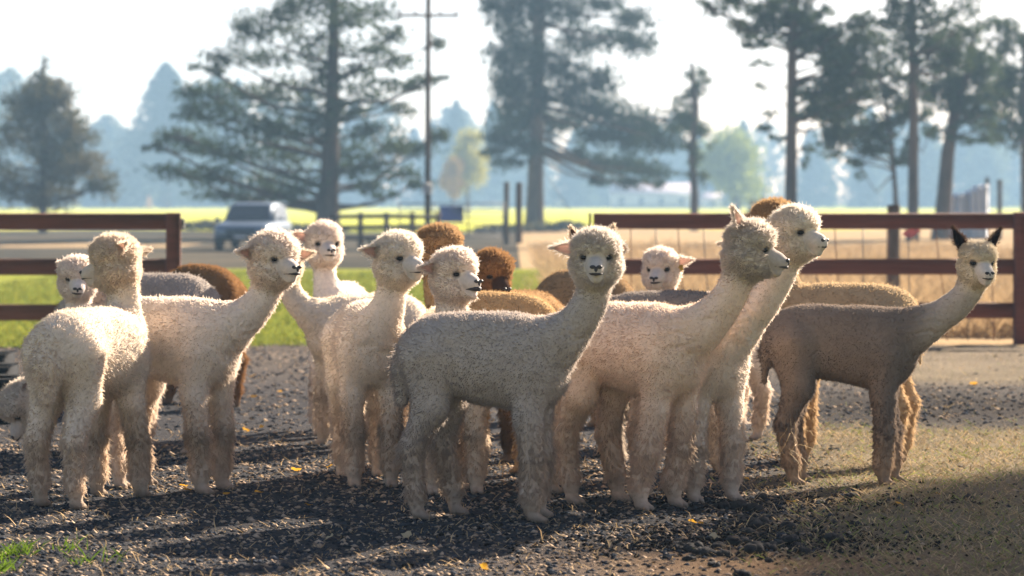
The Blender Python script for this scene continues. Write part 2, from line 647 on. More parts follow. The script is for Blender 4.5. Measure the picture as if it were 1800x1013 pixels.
for i, x in enumerate((-.95, .4)):
    m = MB()
    pts = []
    for t in np.linspace(0, 1, 12):
        pts.append((x - 42 * t, 18 * t, 7.95 - 2.4 * 4 * t * (1 - t) * .35 + 1.2 * t))
    m.tube(pts, .006, 4)
    w_ = m.build("power_line", M['iron'])
    w_.location = up.location
    tag(w_, "thin power line sagging left from the utility pole crossarm", "power line", "power lines to the left of the pole")
m = MB()
m.tube([(0, 0, 0), (-1.1 * 1.1, 0, 1.5 * 1.2)], .012, 5)
gwr = m.build("guy_wire", M['pipe'])
gwr.location = at(1003, 372, 100)
gwr.location.z = at(1003, 372, 100).z
tag(gwr, "pale slanting guy wire right of the far pine trunk", "wire")


# ---- trees ------------------------------------------------------------------
def leaf_cloud(c, r, n, size, g, spread=1.0):
    """n small leaf faces filling an ellipsoid, denser in sub-clumps"""
    k = max(3, n // 26)
    sub = unit(g.normal(0, 1, (k, 3))) * (g.random((k, 1)) ** .45)
    ii = g.integers(0, k, n)
    p = sub[ii] + g.normal(0, .27, (n, 3)) * spread
    p = c + p * r
    a = unit(g.normal(0, 1, (n, 3)))
    b = unit(np.cross(a, g.normal(0, 1, (n, 3))))
    sz = size * (.5 + .9 * g.random((n, 1)))
    V = np.stack([p - a * sz * .5, p + b * sz * .28, p + a * sz * .5 + b * sz * .05, p - b * sz * .28], 1)
    return V.reshape(-1, 3), n


def tree(name, label, trunk, Y, pads, seed, leaf=.30, dens=420, colr=(.045, .065, .030), tint=(.10, .085, .03), depth=.8, group=None, limb=True, bark='bark', thin=1.0, autumn=.15, rise=-.35):
    """trunk: [(column, row, width in photo pixels)] from the ground up; pads: [(column, row, half width, half height)] foliage masses"""
    g = np.random.default_rng(seed)
    mpp = Y / FPX
    base = at(trunk[0][0], HOR, Y)
    root = empty(name, (base.x, Y, 0))
    tag(root, label, "tree", group)
    w = lambda px, py: np.array([(px - trunk[0][0]) * mpp, 0, CAM_H - (py - HOR) * mpp])
    tp = [w(x, y) for x, y, q in trunk]
    tr = [q * mpp * .5 for x, y, q in trunk]
    tp[0][2] = -.1
    m = MB()
    m.tube([tuple(p) for p in tp], tr, 12)
    limbs = m
    hz = np.array([p[2] for p in tp])
    lv, n0 = [], 0
    cl = []
    maxr = max(p[2] for p in pads) * mpp
    for (px, py, rx, ry) in pads:
        c = w(px, py)
        off = g.normal(0, .55) * depth * min(maxr * 1.6, abs(c[0]) * .8 + rx * mpp)
        c[1] = off
        r = np.array([rx, rx * .85, ry]) * mpp
        n = int(dens * 1.55 * thin * (rx * ry) / (60 * 30))
        n = max(40, min(n, 4000))
        V, k = leaf_cloud(c, r * .9, n, leaf * .68, g, 1.1)
        lv.append(V)
        tnt = g.random() * autumn
        cc = np.array(colr) * (1 - tnt) + np.array(tint) * tnt
        cl.append(np.repeat(cc[None, :] * (.65 + .7 * g.random((k, 1))), 4, 0))
        if limb:
            # the limb leaves the trunk below the pad and rises or droops into it
            zt = np.clip(c[2] + rise * abs(c[0]) + g.normal(0, .3), tp[0][2] + 1.2, hz.max())
            sx = np.interp(zt, hz, [p[0] for p in tp])
            sr = np.interp(zt, hz, tr)
            a = np.array([sx, 0, zt])
            mid = a * .5 + c * .5 + np.array([0, 0, g.normal(0, .25) - .05 * abs(c[0])])
            rr = min(sr * .5, .035 + .018 * np.linalg.norm(c - a))
            limbs.tube([tuple(a), tuple(a * .7 + mid * .3 + np.array([0, 0, .05])), tuple(mid), tuple(c)], [rr, rr * .8, rr * .55, rr * .2], 6)
            for q in range(4):
                e = c + unit(g.normal(0, 1, 3)) * r * .9
                limbs.tube([tuple(mid * .35 + c * .65), tuple(mid * .1 + c * .5 + e * .4), tuple(e)], [rr * .35, rr * .22, rr * .08], 5)
    m.build("trunk", M[bark], root, True)
    LV = np.concatenate(lv)
    i = np.arange(len(LV) // 4)[:, None] * 4
    mesh_np("crown", LV, i + np.arange(4), M['leaf'], root, False, np.concatenate(cl))
    return root


def auto_pads(x0, x1, y0, y1, n, rx, ry, seed, shape=lambda t: 1.0):
    g = random.Random(seed)
    out = []
    for k in range(n):
        t = (k + g.random()) / n
        y = y0 + (y1 - y0) * t
        hw = (x1 - x0) * .5 * shape(t)
        x = (x0 + x1) * .5 + g.uniform(-1, 1) * hw
        out.append((x, y, rx * g.uniform(.7, 1.3), ry * g.uniform(.7, 1.3)))
    return out


# the wide pine by the parked car
T1 = [(470, 40, 55, 32), (520, 20, 50, 28), (440, 60, 40, 24), (400, 105, 42, 24), (470, 100, 55, 26), (540, 75, 45, 30), (370, 125, 34, 16), (350, 165, 50, 24), (420, 160, 70, 30), (490, 165, 60, 34),
      (330, 195, 40, 18), (400, 205, 70, 30), (470, 225, 70, 32), (290, 235, 40, 18), (340, 255, 60, 24), (280, 258, 28, 12), (420, 265, 70, 28), (500, 270, 60, 34), (300, 300, 55, 18), (370, 310, 60, 22), (440, 320, 60, 24),
      (380, 345, 55, 16), (450, 350, 50, 14), (520, 325, 50, 26), (560, 130, 50, 40), (550, 210, 50, 40), (600, 260, 50, 34), (610, 40, 50, 30), (650, 25, 55, 26), (690, 60, 40, 22), (640, 85, 55, 22), (700, 110, 40, 18), (770, 70, 22, 14), (620, 130, 40, 18),
      (640, 160, 55, 22), (700, 150, 40, 18), (740, 150, 36, 18), (770, 140, 22, 12), (620, 190, 45, 24), (660, 225, 50, 20), (700, 190, 35, 16), (640, 290, 55, 26), (690, 255, 45, 22), (730, 265, 45, 18), (770, 235, 34, 16), (700, 305, 45, 20), (740, 320, 30, 14), (650, 330, 40, 16), (680, 345, 24, 10), (570, 0, 60, 40)]
tree("pine_tree", "broad spreading pine with low limbs behind the parked car", [(576, 420, 58), (576, 385, 43), (577, 345, 38), (580, 300, 33), (583, 200, 26), (586, 80, 20), (588, -40, 17), (590, -180, 10)], 120, T1 + [(590, -60, 90, 50), (560, -120, 70, 40), (600, -170, 40, 30)], 11, leaf=.30, dens=430)
T2 = [(880, 20, 40, 30), (905, 60, 45, 40), (940, 20, 60, 40), (1000, 20, 50, 26), (1060, 10, 45, 20), (1110, 40, 40, 24), (1080, 70, 45, 24), (1020, 70, 45, 30), (1120, 85, 34, 30), (900, 120, 45, 40), (950, 100, 50, 40), (890, 170, 40, 40), (930, 170, 50, 45), (900, 215, 45, 34),
      (950, 215, 50, 34), (880, 245, 34, 20), (865, 265, 26, 12), (890, 285, 34, 16), (915, 260, 34, 18), (990, 120, 45, 30), (1010, 160, 45, 32), (1060, 140, 40, 30), (1040, 190, 50, 30), (1000, 215, 34, 20), (1080, 210, 50, 34), (1130, 225, 50, 34), (1100, 250, 45, 24), (1050, 245, 34, 20), (1060, 285, 34, 22), (1110, 290, 45, 24), (1160, 250, 34, 24),
      (1150, 300, 34, 20), (1055, 320, 22, 14), (1090, 325, 28, 12), (1160, 325, 16, 12), (1190, 215, 30, 24), (1020, 265, 22, 14), (855, 10, 24, 16), (870, 90, 24, 18)]
tree("pine_tree", "dense dark pine with a thick bare trunk in the middle distance", [(940, 402, 40), (940, 380, 34), (941, 320, 29), (943, 240, 27), (945, 120, 25), (948, 0, 22), (950, -140, 12)], 165, T2 + [(945, -40, 80, 40), (1010, -50, 60, 30), (940, -110, 50, 40)], 12, leaf=.38, dens=760, colr=(.030, .045, .030), autumn=.05, rise=.25)
T3 = auto_pads(1205, 1240, 130, 320, 16, 22, 16, 5) + auto_pads(1160, 1240, 120, 240, 8, 18, 12, 6)
tree("pine_tree", "slim scraggy pine with a thin bent trunk right of the dense dark pine", [(1220, 405, 17), (1221, 340, 14), (1216, 270, 13), (1224, 190, 11), (1215, 110, 7)], 150, T3, 13, leaf=.32, dens=300)
T4 = auto_pads(1270, 1500, -30, 80, 30, 36, 18, 7) + auto_pads(1400, 1530, 40, 210, 24, 34, 22, 8) + [(1340, 110, 24, 12), (1335, 150, 20, 10), (1355, 200, 20, 10), (1345, 225, 22, 10), (1365, 245, 14, 8), (1430, 200, 30, 18), (1460, 170, 34, 22), (1320, 80, 28, 12), (1265, 20, 38, 14), (1235, 8, 24, 10), (1425, 262, 16, 12), (1410, 290, 12, 10), (1350, 30, 34, 18)]
tree("pine_tree", "tall pine with a straight dark trunk over the right fence", [(1390, 440, 30), (1390, 370, 23), (1391, 250, 20), (1392, 120, 18), (1396, 0, 15), (1398, -120, 8)], 105, T4, 14, leaf=.27, dens=290, autumn=.08)
T5 = auto_pads(1450, 1600, 60, 260, 44, 32, 20, 9) + auto_pads(1500, 1590, 200, 300, 10, 26, 14, 10)
tree("pine_tree", "bushy small pine with a thin leaning trunk left of two trunks", [(1577, 425, 12), (1574, 340, 9), (1568, 260, 8), (1555, 170, 6), (1540, 90, 4)], 112, T5, 15, leaf=.28, dens=330, autumn=.1)
T6 = auto_pads(1530, 1700, -40, 130, 36, 32, 20, 11) + auto_pads(1570, 1640, 100, 230, 8, 22, 14, 12)
tree("pine_tree", "tall straight pine, nearer the leaning trunk at the right", [(1604, 435, 26), (1605, 370, 20), (1606, 200, 17), (1603, 50, 14), (1602, -120, 7)], 108, T6, 16, leaf=.28, dens=290, autumn=.08)
T7 = auto_pads(1620, 1740, 60, 200, 22, 30, 20, 13) + auto_pads(1640, 1760, 130, 250, 16, 30, 18, 14)
tree("pine_tree", "pine with a thick trunk leaning right above the pale stack", [(1652, 430, 36), (1658, 370, 28), (1666, 270, 24), (1680, 190, 20), (1700, 130, 13), (1712, 60, 6)], 114, T7, 17, leaf=.28, dens=350, autumn=.1)
T8 = auto_pads(1745, 1850, 40, 250, 34, 32, 22, 15)
tree("pine_tree", "rounded pine crown cut by the right edge", [(1806, 430, 26), (1805, 340, 22), (1802, 200, 18), (1800, 60, 8)], 122, T8, 18, leaf=.28, dens=400, autumn=.1)
TJ = auto_pads(-20, 180, 150, 355, 64, 34, 26, 16, shape=lambda t: .25 + .75 * min(1, t * 1.5)) + [(75, 118, 12, 22), (70, 145, 22, 22), (98, 160, 22, 22), (50, 168, 22, 22), (30, 190, 20, 26), (118, 185, 18, 26)]
tree("juniper_tree", "feathery grey green juniper at the left edge", [(75, 408, 16), (75, 340, 13), (76, 250, 10), (75, 130, 5), (75, 105, 2)], 142, TJ, 19, leaf=.30, dens=330, colr=(.075, .085, .052), tint=(.16, .12, .06), autumn=.6, depth=.7)

# hazy trees behind the field ------------------------------------------------
FAR = [("conifer_tree", "tall pointed hazy blue conifer between the juniper and the wide pine", 292, 112, 215, 420, 'c', (.05, .07, .045)),
       ("conifer_tree", "hazy conifer spire just right of the utility pole", 802, 175, 90, 430, 'c', (.045, .065, .045)),
       ("yellow_tree", "pale yellow autumn tree in front of the hazy wood, left of the dark pine", 822, 222, 92, 240, 'd', (.42, .38, .07)),
       ("yellow_tree", "small golden tree low beside the pale yellow one", 795, 262, 48, 238, 'd', (.52, .33, .08)),
       ("green_tree", "broad yellow green tree behind the profile alpaca's head", 1295, 218, 165, 270, 'd', (.26, .29, .06)),
       ("golden_bush", "tiny orange conical tree at the far field edge", 262, 344, 16, 400, 'c', (.55, .30, .08))]
for i, (nm, lb, px, yt, wpx, Y, kind, cc) in enumerate(FAR):
    Y = Y * 1.45
    g = np.random.default_rng(100 + i)
    mpp = Y / FPX
    b = at(px, HOR, Y)
    H_ = CAM_H - (yt - HOR) * mpp
    wd = wpx * mpp * .5
    root = empty(nm, (b.x, Y, 0))
    tag(root, lb, "tree")
    m = MB()
    m.tube([(0, 0, -.2), (0, 0, H_ * .8)], [wd * .08 + .05, .04], 8)
    m.build("trunk", M['bark'], root)
    n = 5200 if wpx > 30 else 300
    if kind == 'c':
        t = g.random(n) ** .8
        rr = (wd * (1 - t) ** .65 * (.8 + .3 * g.random(n))) * np.sqrt(g.random(n))
        a = g.random(n) * 6.283
        P_ = np.stack([np.cos(a) * rr, np.sin(a) * rr, H_ * (.04 + .96 * t)], 1)
    else:
        P_ = []
        for k in range(22):
            u = unit(g.normal(0, 1, 3)) * g.random() ** .4
            c0 = np.array([u[0] * wd * .72, u[1] * wd * .72, H_ * .55 + u[2] * H_ * .36])
            P_.append(c0 + g.normal(0, 1, (n // 22, 3)) * wd * .17)
        P_ = np.concatenate(P_)
        P_[:, 2] = np.abs(P_[:, 2])
    n = len(P_)
    s_ = (.05 * wpx * mpp + .22)
    a = unit(g.normal(0, 1, (n, 3))) * s_
    bb = unit(g.normal(0, 1, (n, 3))) * s_ * .6
    V = np.stack([P_ - a * .5, P_ + bb * .4, P_ + a * .5, P_ - bb * .4], 1).reshape(-1, 3)
    mesh_np("crown", V, np.arange(n)[:, None] * 4 + np.arange(4), M['leaf'], root, False, np.repeat(np.array(cc) * (.6 + .7 * g.random((n, 1))), 4, 0))

prof_x = [-700, -300, -60, 0, 60, 150, 205, 240, 330, 420, 500, 640, 700, 760, 860, 960, 1040, 1150, 1230, 1330, 1420, 1500, 1600, 1700, 1800, 1900, 2200, 2600]
prof_y = [190, 170, 125, 120, 150, 185, 225, 205, 150, 135, 150, 170, 190, 195, 185, 195, 215, 205, 222, 215, 195, 185, 190, 195, 180, 170, 190, 200]
g = np.random.default_rng(77)
VV, CC = [], []
for k in range(190):
    Y = g.uniform(640, 860)
    px = g.uniform(-650, 2500)
    yt = np.interp(px, prof_x, prof_y) + g.uniform(-8, 45)
    mpp = Y / FPX
    H_ = CAM_H - (yt - HOR) * mpp
    wd = H_ * g.uniform(.22, .38)
    b = at(px, HOR, Y)
    n = 700
    t = g.random(n)
    con = g.random() < .6
    prof = (1 - t) ** .75 if con else np.sqrt(np.clip(1 - (2 * t - .85) ** 2 / 1.35, 0, 1))
    rr = wd * prof * np.sqrt(g.random(n)) * (.8 + .4 * g.random(n))
    a = g.random(n) * 6.283
    P_ = np.stack([b.x + np.cos(a) * rr, Y + np.sin(a) * rr, H_ * t], 1)
    s_ = 2.2
    a = unit(g.normal(0, 1, (n, 3))) * s_
    bb = unit(g.normal(0, 1, (n, 3))) * s_ * .7
    VV.append(np.stack([P_ - a * .5, P_ + bb * .5, P_ + a * .5, P_ - bb * .5], 1).reshape(-1, 3))
    base = np.array([.05, .07, .042]) if con else np.array([.10, .11, .045])
    CC.append(np.repeat(base * (.6 + .7 * g.random((n, 1))), 4, 0))
VV = np.concatenate(VV)
stuff(mesh_np("far_wood", VV, np.arange(len(VV) // 4)[:, None] * 4 + np.arange(4), M['leaf'], None, False, np.concatenate(CC)), "hazy blue wood along the far side of the field")

# far sheds in the haze
M['shed'] = mat_plain("pale_shed", (.55, .55, .56), rough=.8)
M['shedroof'] = mat_plain("shed_roof", (.30, .24, .27), rough=.8)
for px0, px1, yt, lb in ((1238, 1268, 338, "small pale shed in the haze below the yellow green tree"), (1075, 1215, 322, "long low hazy barn behind the slim scraggy pine")):
    Y = 600.0
    a, b = at(px0, HOR, Y), at(px1, HOR, Y)
    h = CAM_H - (yt - HOR) * Y / FPX
    root = empty("shed", ((a.x + b.x) / 2, Y, 0))
    tag(root, lb, "shed")
    w = (b.x - a.x) / 2
    m = MB()
    m.box(-w, w, 0, 6, 0, h * .6)
    m.build("wall", M['shed'], root)
    m = MB()
    m.add([(-w - .3, -.4, h * .6), (w + .3, -.4, h * .6), (w + .3, 3, h), (-w - .3, 3, h), (-w - .3, 6.4, h * .6), (w + .3, 6.4, h * .6)], [(0, 1, 2, 3), (3, 2, 5, 4), (0, 3, 4), (1, 5, 2)])
    m.build("roof", M['shedroof'], root)
    for k in range(max(1, int(w // 2))):
        x = -w + (k + .5) * 2 * w / max(1, int(w // 2))
        m = MB()
        m.box(x - .5, x + .5, -.05, -.003, h * .15, h * .45)
        m.build("window", M['pipe'], root)

# pale stack under sheeting, right
SY = 117.0
root = empty("covered_stack", tuple(at(1700, HOR, SY).xy) + (0,))
tag(root, "pale blue white stack under loose sheeting below the leaning pine", "stack")
M['sheet'] = mat_noise("sheeting", (.42, .47, .60), (.62, .66, .75), scale=1.5, rough=.45, bump=.4, bscale=3, bdist=.05)
wst = 78 / FPX * SY / 2
hst = CAM_H + 26 * SY / FPX
g = random.Random(3)
for k in range(7):
    x0 = -wst + 2 * wst * k / 7
    x1 = -wst + 2 * wst * (k + 1) / 7
    hh = hst * (.78 + .04 * k + g.uniform(-.03, .03))
    m = MB()
    m.box(x0 + .01, x1 - .01, g.uniform(-.12, .04), 1.6, 0, hh, .06)
    m.build("bale", M['sheet'], root)
# brush at the field's near edge
for i, (px, py, wpx, hpx) in enumerate(((940, 408, 150, 16), (870, 410, 60, 10), (1000, 402, 60, 10), (540, 410, 130, 14), (360, 405, 90, 14), (1335, 392, 44, 34), (700, 432, 90, 14))):
    Y = dist(py)
    mpp = Y / FPX
    g_ = np.random.default_rng(300 + i)
    V, n = leaf_cloud(np.array([0, 0, hpx * mpp * .5]), np.array([wpx * .5, wpx * .3, hpx * .6]) * mpp, 700, .28, g_)
    V[:, 2] = np.abs(V[:, 2])
    o = mesh_np("brush", V, np.arange(n)[:, None] * 4 + np.arange(4), M['leaf'], None, False, np.repeat(np.array([.09, .085, .05]) * (.6 + .7 * g_.random((n, 1))), 4, 0))
    o.location = (at(px, HOR, Y).x, Y, 0)
    where = ("around the foot of the dark pine", "left of the two dark posts", "right of the dark pine's foot", "around the wide pine's foot", "left of the parked car", "rounded and brown above the right fence rail", "under the pipe gate")[i]
    stuff(o, "low dark brush " + where)

# ---- parked car -------------------------------------------------------------
CY = 92.0
car = empty("parked_car", (at(445, HOR, CY).x, CY, 0), R(-90 - 5))
tag(car, "silver grey sport utility car parked nose on under the wide pine", "car")
car.scale = (1, 1, .88)
M['paint'] = mat_plain("silver_paint", (.13, .17, .22), rough=.28, metal=.5, spec=.6, var=.03)
M['glass'] = mat_plain("car_glass", (.02, .028, .032), rough=.05, spec=.9, var=.02)
M['chrome'] = mat_plain("chrome", (.55, .56, .58), rough=.15, metal=1)
M['lamp'] = mat_plain("lamp_lens", (.6, .6, .58), rough=.1, spec=.9)
M['tyre'] = mat_plain("tyre", (.015, .015, .016), rough=.8)
# x forward: half widths and heights of cross sections, lofted
secs = [(-2.25, .62, .86, .45, .95), (-2.2, .50, .90, .42, 1.02), (-1.6, .34, .93, .40, 1.06), (0, .32, .94, .40, 1.07), (.75, .32, .94, .40, 1.06), (1.7, .34, .92, .40, .98), (2.15, .42, .88, .42, .90), (2.28, .48, .80, .46, .80)]
def loft(secs, fn):
    V, n = [], None
    for s_ in secs:
        ring = fn(s_)
        n = len(ring)
        V += ring
    F = []
    for i in range(len(secs) - 1):
        for j in range(n):
            F.append((i * n + j, i * n + (j + 1) % n, (i + 1) * n + (j + 1) % n, (i + 1) * n + j))
    F2 = [tuple(range(n))[::-1], tuple((len(secs) - 1) * n + j for j in range(n))]
    mb = MB()
    mb.add(V, F + F2)
    return mb
def ring(s_):
    x, z0, hw, zc, z1 = s_
    return [(x, -hw * .92, z0), (x, hw * .92, z0), (x, hw, z0 + .12), (x, hw, z1 - .18), (x, hw * .93, z1 - .04), (x, hw * .75, z1), (x, -hw * .75, z1), (x, -hw * .93, z1 - .04), (x, -hw, z1 - .18), (x, -hw, z0 + .12)]
loft(secs, ring).build("body", M['paint'], car, True)
cab = [(-2.15, .80, 1.03, 1.10, .76), (-2.0, .80, 1.05, 1.62, .66), (-1.2, .82, 1.06, 1.72, .66), (-.1, .82, 1.06, 1.72, .66), (.25, .82, 1.06, 1.64, .67), (1.0, .82, 1.03, 1.07, .78)]
def cring(s_):
    x, hw, z0, z1, tw = s_
    return [(x, -hw, z0), (x, hw, z0), (x, tw + .02, z1 - .06), (x, tw - .06, z1), (x, -tw + .06, z1), (x, -tw - .02, z1 - .06)]
cabin = loft(cab, cring).build("cabin", M['paint'], car, True)
m = MB()
m.add([(.33, -.60, 1.60), (.33, .60, 1.60), (.985, .72, 1.10), (.985, -.72, 1.10)], [(0, 1, 2, 3)])
m.V[0] = m.V[0] + np.array([.035, 0, .035])
m.build("windscreen", M['glass'], cabin)
for q in (1, -1):
    for x0, x1 in ((-1.0, -.12), (-.05, .55), (-1.95, -1.08)):
        m = MB()
        m.add([(x0, q * .84, 1.10), (x1, q * .84, 1.10), (min(x1, .25), q * .715, 1.60), (x0, q * .715, 1.60)], [(0, 1, 2, 3)])
        m.build("side_window", M['glass'], cabin)
    m = MB()
    m.ell((.72, q * 1.03, 1.10), (.07, .10, .08), 10, 8)
    m.build("mirror", M['paint'], car, True)
    m = MB()
    m.box(2.10, 2.27, q * .70 - .17, q * .70 + .17, .62, .78, .03)
    m.build("headlight", M['lamp'], car)
    for x in (1.42, -1.42):
        m = MB()
        pts = []
        m.tube([(x, q * .72, .36), (x, q * .74, .36), (x, q * .92, .36), (x, q * .95, .36)], [.30, .36, .36, .31], 20)
        wh = m.build("wheel", M['tyre'], car)
        m = MB()
        m.tube([(x, q * .93, .36), (x, q * .965, .36)], [.23, .19], 16)
        m.build("rim", M['chrome'], wh)
m = MB()
for z in (.60, .67, .74):
    m.box(2.262, 2.31, -.48, .48, z - .02, z + .02, .006)
m.build("grille", M['iron'], car)
m = MB()
m.box(2.15, 2.36, -.84, .84, .40, .55, .04)
m.build("bumper", M['chrome'], car)
m = MB()
m.box(2.362, 2.372, -.20, .20, .43, .53)
m.build("number_plate", M['shed'], car)

# ---- black feed troughs at the left edge -----------------------------------
for i, (px, py, L, lb) in enumerate(((-14, 742, .42, "black feed trough nearest the camera at the left edge"), (-12, 695, .50, "black feed trough in the middle of the row at the left edge"), (-30, 672, .36, "black feed tub second from the back at the left edge"), (-26, 648, .38, "black feed tub farthest back at the left edge"))):
    Y = dist(py)
    x = at(px, HOR, Y).x
    tr = empty("feed_trough", (x, Y, 0.0))
    tag(tr, lb, "trough", "black feed troughs")
    hgt = .19 if i == 0 else .15
    e = at(35 - i * 6, HOR, Y).x - x
    m = MB()
    o, t = .30, .025
    m.box(-L, e, -o, -o + t, 0, hgt, .008)
    m.box(-L, e, o - t, o, 0, hgt, .008)
    m.box(e - t, e, -o + t + .002, o - t - .002, 0, hgt, .008)
    m.box(-L, -L + t, -o + t + .002, o - t - .002, 0, hgt, .008)
    m.build("side", M['trough'], tr)
    m = MB()
    m.box(-L + t + .002, e - t - .002, -o + t + .002, o - t - .002, .01, .03)
    m.build("bottom", M['trough'], tr)
    m = MB()
    m.box(-L - .02, e + .02, -o - .02, -o - .002, hgt - .035, hgt + .004, .006)
    m.build("rim", M['trough'], tr)

# the pine beyond the right edge whose shade falls across the lower right corner
tree("pine_tree", "pine standing outside the picture to the right, shading the lower right corner", [(4030, 600, 60), (4030, 300, 48), (4030, -1000, 40), (4030, -1750, 20)], 33.0,
     [(4030 + random.uniform(-300, 300), random.uniform(-1640, -1060), 150, 110) for k in range(44)], 55, leaf=.34, dens=90)

# ---- air ---------------------------------------------------------------------
m, nt, out = node_mat("haze_air")
pv = nt.nodes.new("ShaderNodeVolumePrincipled")
pv.inputs["Color"].default_value = (.42, .69, .98, 1)
pv.inputs["Density"].default_value = .00072
pv.inputs["Anisotropy"].default_value = .1
nt.links.new(pv.outputs[0], out.inputs["Volume"])
hz_ = MB()
hz_.box(-600, 600, -30, 960, -1.2, 48)
o = hz_.build("haze", m)
stuff(o, "thin bluish morning haze over the field")

# ------------------------------------------------------------------ alpacas
class Field:
    """signed distance grid, meshed with surface nets"""
    def __init__(self, lo, hi, h):
        self.lo, self.h = np.array(lo, dtype=np.float32), h
        n = np.ceil((np.array(hi) - self.lo) / h).astype(int) + 1
        self.n = n
        self.ax = [self.lo[i] + h * np.arange(n[i], dtype=np.float32) for i in range(3)]
        self.D = np.full(n, 0.5, dtype=np.float32)

    def _sub(self, lo, hi):
        s = []
        for i in range(3):
            a = max(0, int((lo[i] - self.lo[i]) / self.h) - 1)
            b = min(self.n[i], int((hi[i] - self.lo[i]) / self.h) + 2)
            if b <= a:
                return None
            s.append(slice(a, b))
        return tuple(s)

    def _mix(self, s, d, k, sub=False):
        D = self.D[s]
        if sub:
            d = -d
            hh = np.clip(0.5 + 0.5 * (d - D) / k, 0, 1)
            self.D[s] = D * (1 - hh) + d * hh + k * hh * (1 - hh)
            return
        hh = np.clip(0.5 + 0.5 * (d - D) / k, 0, 1)
        self.D[s] = d * (1 - hh) + D * hh - k * hh * (1 - hh)

    def cone(self, a, b, r1, r2, k=0.05):
        a, b = np.array(a, dtype=np.float32), np.array(b, dtype=np.float32)
        pad = max(r1, r2) + k + 0.03
        s = self._sub(np.minimum(a, b) - pad, np.maximum(a, b) + pad)
        if s is None:
            return
        x = self.ax[0][s[0]][:, None, None] - a[0]
        y = self.ax[1][s[1]][None, :, None] - a[1]
        z = self.ax[2][s[2]][None, None, :] - a[2]
        ba = b - a
        t = np.clip((x * ba[0] + y * ba[1] + z * ba[2]) / max(1e-9, float(ba @ ba)), 0, 1)
        d = np.sqrt((x - t * ba[0]) ** 2 + (y - t * ba[1]) ** 2 + (z - t * ba[2]) ** 2) - (r1 + (r2 - r1) * t)
        self._mix(s, d, k)

    def ell(self, c, r, rot=None, k=0.05, sub=False):
        c, r = np.array(c, dtype=np.float32), np.array(r, dtype=np.float32)
        pad = r.max() + k + 0.03
        s = self._sub(c - pad, c + pad)
        if s is None:
            return
        x = self.ax[0][s[0]][:, None, None] - c[0]
        y = self.ax[1][s[1]][None, :, None] - c[1]
        z = self.ax[2][s[2]][None, None, :] - c[2]
        if rot is not None:
            x, y, z = (rot[0, i] * x + rot[1, i] * y + rot[2, i] * z for i in range(3))
        k0 = np.sqrt((x / r[0]) ** 2 + (y / r[1]) ** 2 + (z / r[2]) ** 2)
        k1 = np.sqrt((x / r[0] ** 2) ** 2 + (y / r[1] ** 2) ** 2 + (z / r[2] ** 2) ** 2)
        d = k0 * (k0 - 1) / np.maximum(k1, 1e-6)
        self._mix(s, d, k, sub)

    def sample(self, p):
        q = (np.asarray(p) - self.lo) / self.h
        i = np.clip(np.floor(q).astype(int), 0, self.n - 2)
        f = q - i
        out = 0
        for a in (0, 1):
            for b in (0, 1):
                for c in (0, 1):
                    w = (f[0] if a else 1 - f[0]) * (f[1] if b else 1 - f[1]) * (f[2] if c else 1 - f[2])
                    out += w * self.D[i[0] + a, i[1] + b, i[2] + c]
        return out

    def hit(self, p, d, n=400):
        """march from far outside along -d towards p, return the surface point"""
        d = np.array(d) / np.linalg.norm(d)
        for t in np.linspace(.3, 0, n):
            q = np.array(p) + d * t
            if self.sample(q) < 0:
                return q
        return np.array(p)

    def mesh(self):
        D = self.D
        ins = D < 0
        nx, ny, nz = D.shape
        cnt = np.zeros((nx - 1, ny - 1, nz - 1), dtype=np.int8)
        for a in (0, 1):
            for b in (0, 1):
                for c in (0, 1):
                    cnt += ins[a:nx - 1 + a, b:ny - 1 + b, c:nz - 1 + c]
        act = (cnt > 0) & (cnt < 8)
        I = np.argwhere(act)
        idx = np.full(act.shape, -1, dtype=np.int64)
        idx[act] = np.arange(len(I))
        acc = np.zeros((len(I), 3))
        num = np.zeros(len(I))
        cor = [(a, b, c) for a in (0, 1) for b in (0, 1) for c in (0, 1)]
        val = {k: D[I[:, 0] + k[0], I[:, 1] + k[1], I[:, 2] + k[2]] for k in cor}
        for k in cor:
            for ax in range(3):
                if k[ax] == 0:
                    k2 = list(k)
                    k2[ax] = 1
                    k2 = tuple(k2)
                    v0, v1 = val[k], val[k2]
                    m = (v0 < 0) != (v1 < 0)
                    t = np.where(m, v0 / np.where(np.abs(v0 - v1) < 1e-9, 1, v0 - v1), 0)
                    p = np.array(k, dtype=float)[None, :].repeat(len(I), 0)
                    p[:, ax] = t
                    acc += p * m[:, None]
                    num += m
        V = self.lo + (I + acc / np.maximum(num, 1)[:, None]) * self.h
        F = []
        for ax in range(3):
            o = [(1, 2), (2, 0), (0, 1)][ax]
            sl0 = [slice(1, n - 1) for n in D.shape]
            sl0[ax] = slice(0, D.shape[ax] - 1)
            sl1 = list(sl0)
            sl1[ax] = slice(1, D.shape[ax])
            a0, a1 = ins[tuple(sl0)], ins[tuple(sl1)]
            E = np.argwhere(a0 != a1)
            fl = a0[a0 != a1]
            off = np.array([1, 1, 1])
            off[ax] = 0
            E = E + off
            e1, e2 = np.zeros(3, int), np.zeros(3, int)
            e1[o[0]] = 1
            e2[o[1]] = 1
            g = lambda d: idx[E[:, 0] - d[0], E[:, 1] - d[1], E[:, 2] - d[2]]
            q = np.stack([g(e1 + e2), g(e2), g(e1 * 0), g(e1)], 1)
            q[~fl] = q[~fl][:, ::-1]
            F.append(q)
        F = np.concatenate(F)
        F = F[(F >= 0).all(1)]
        return V, F


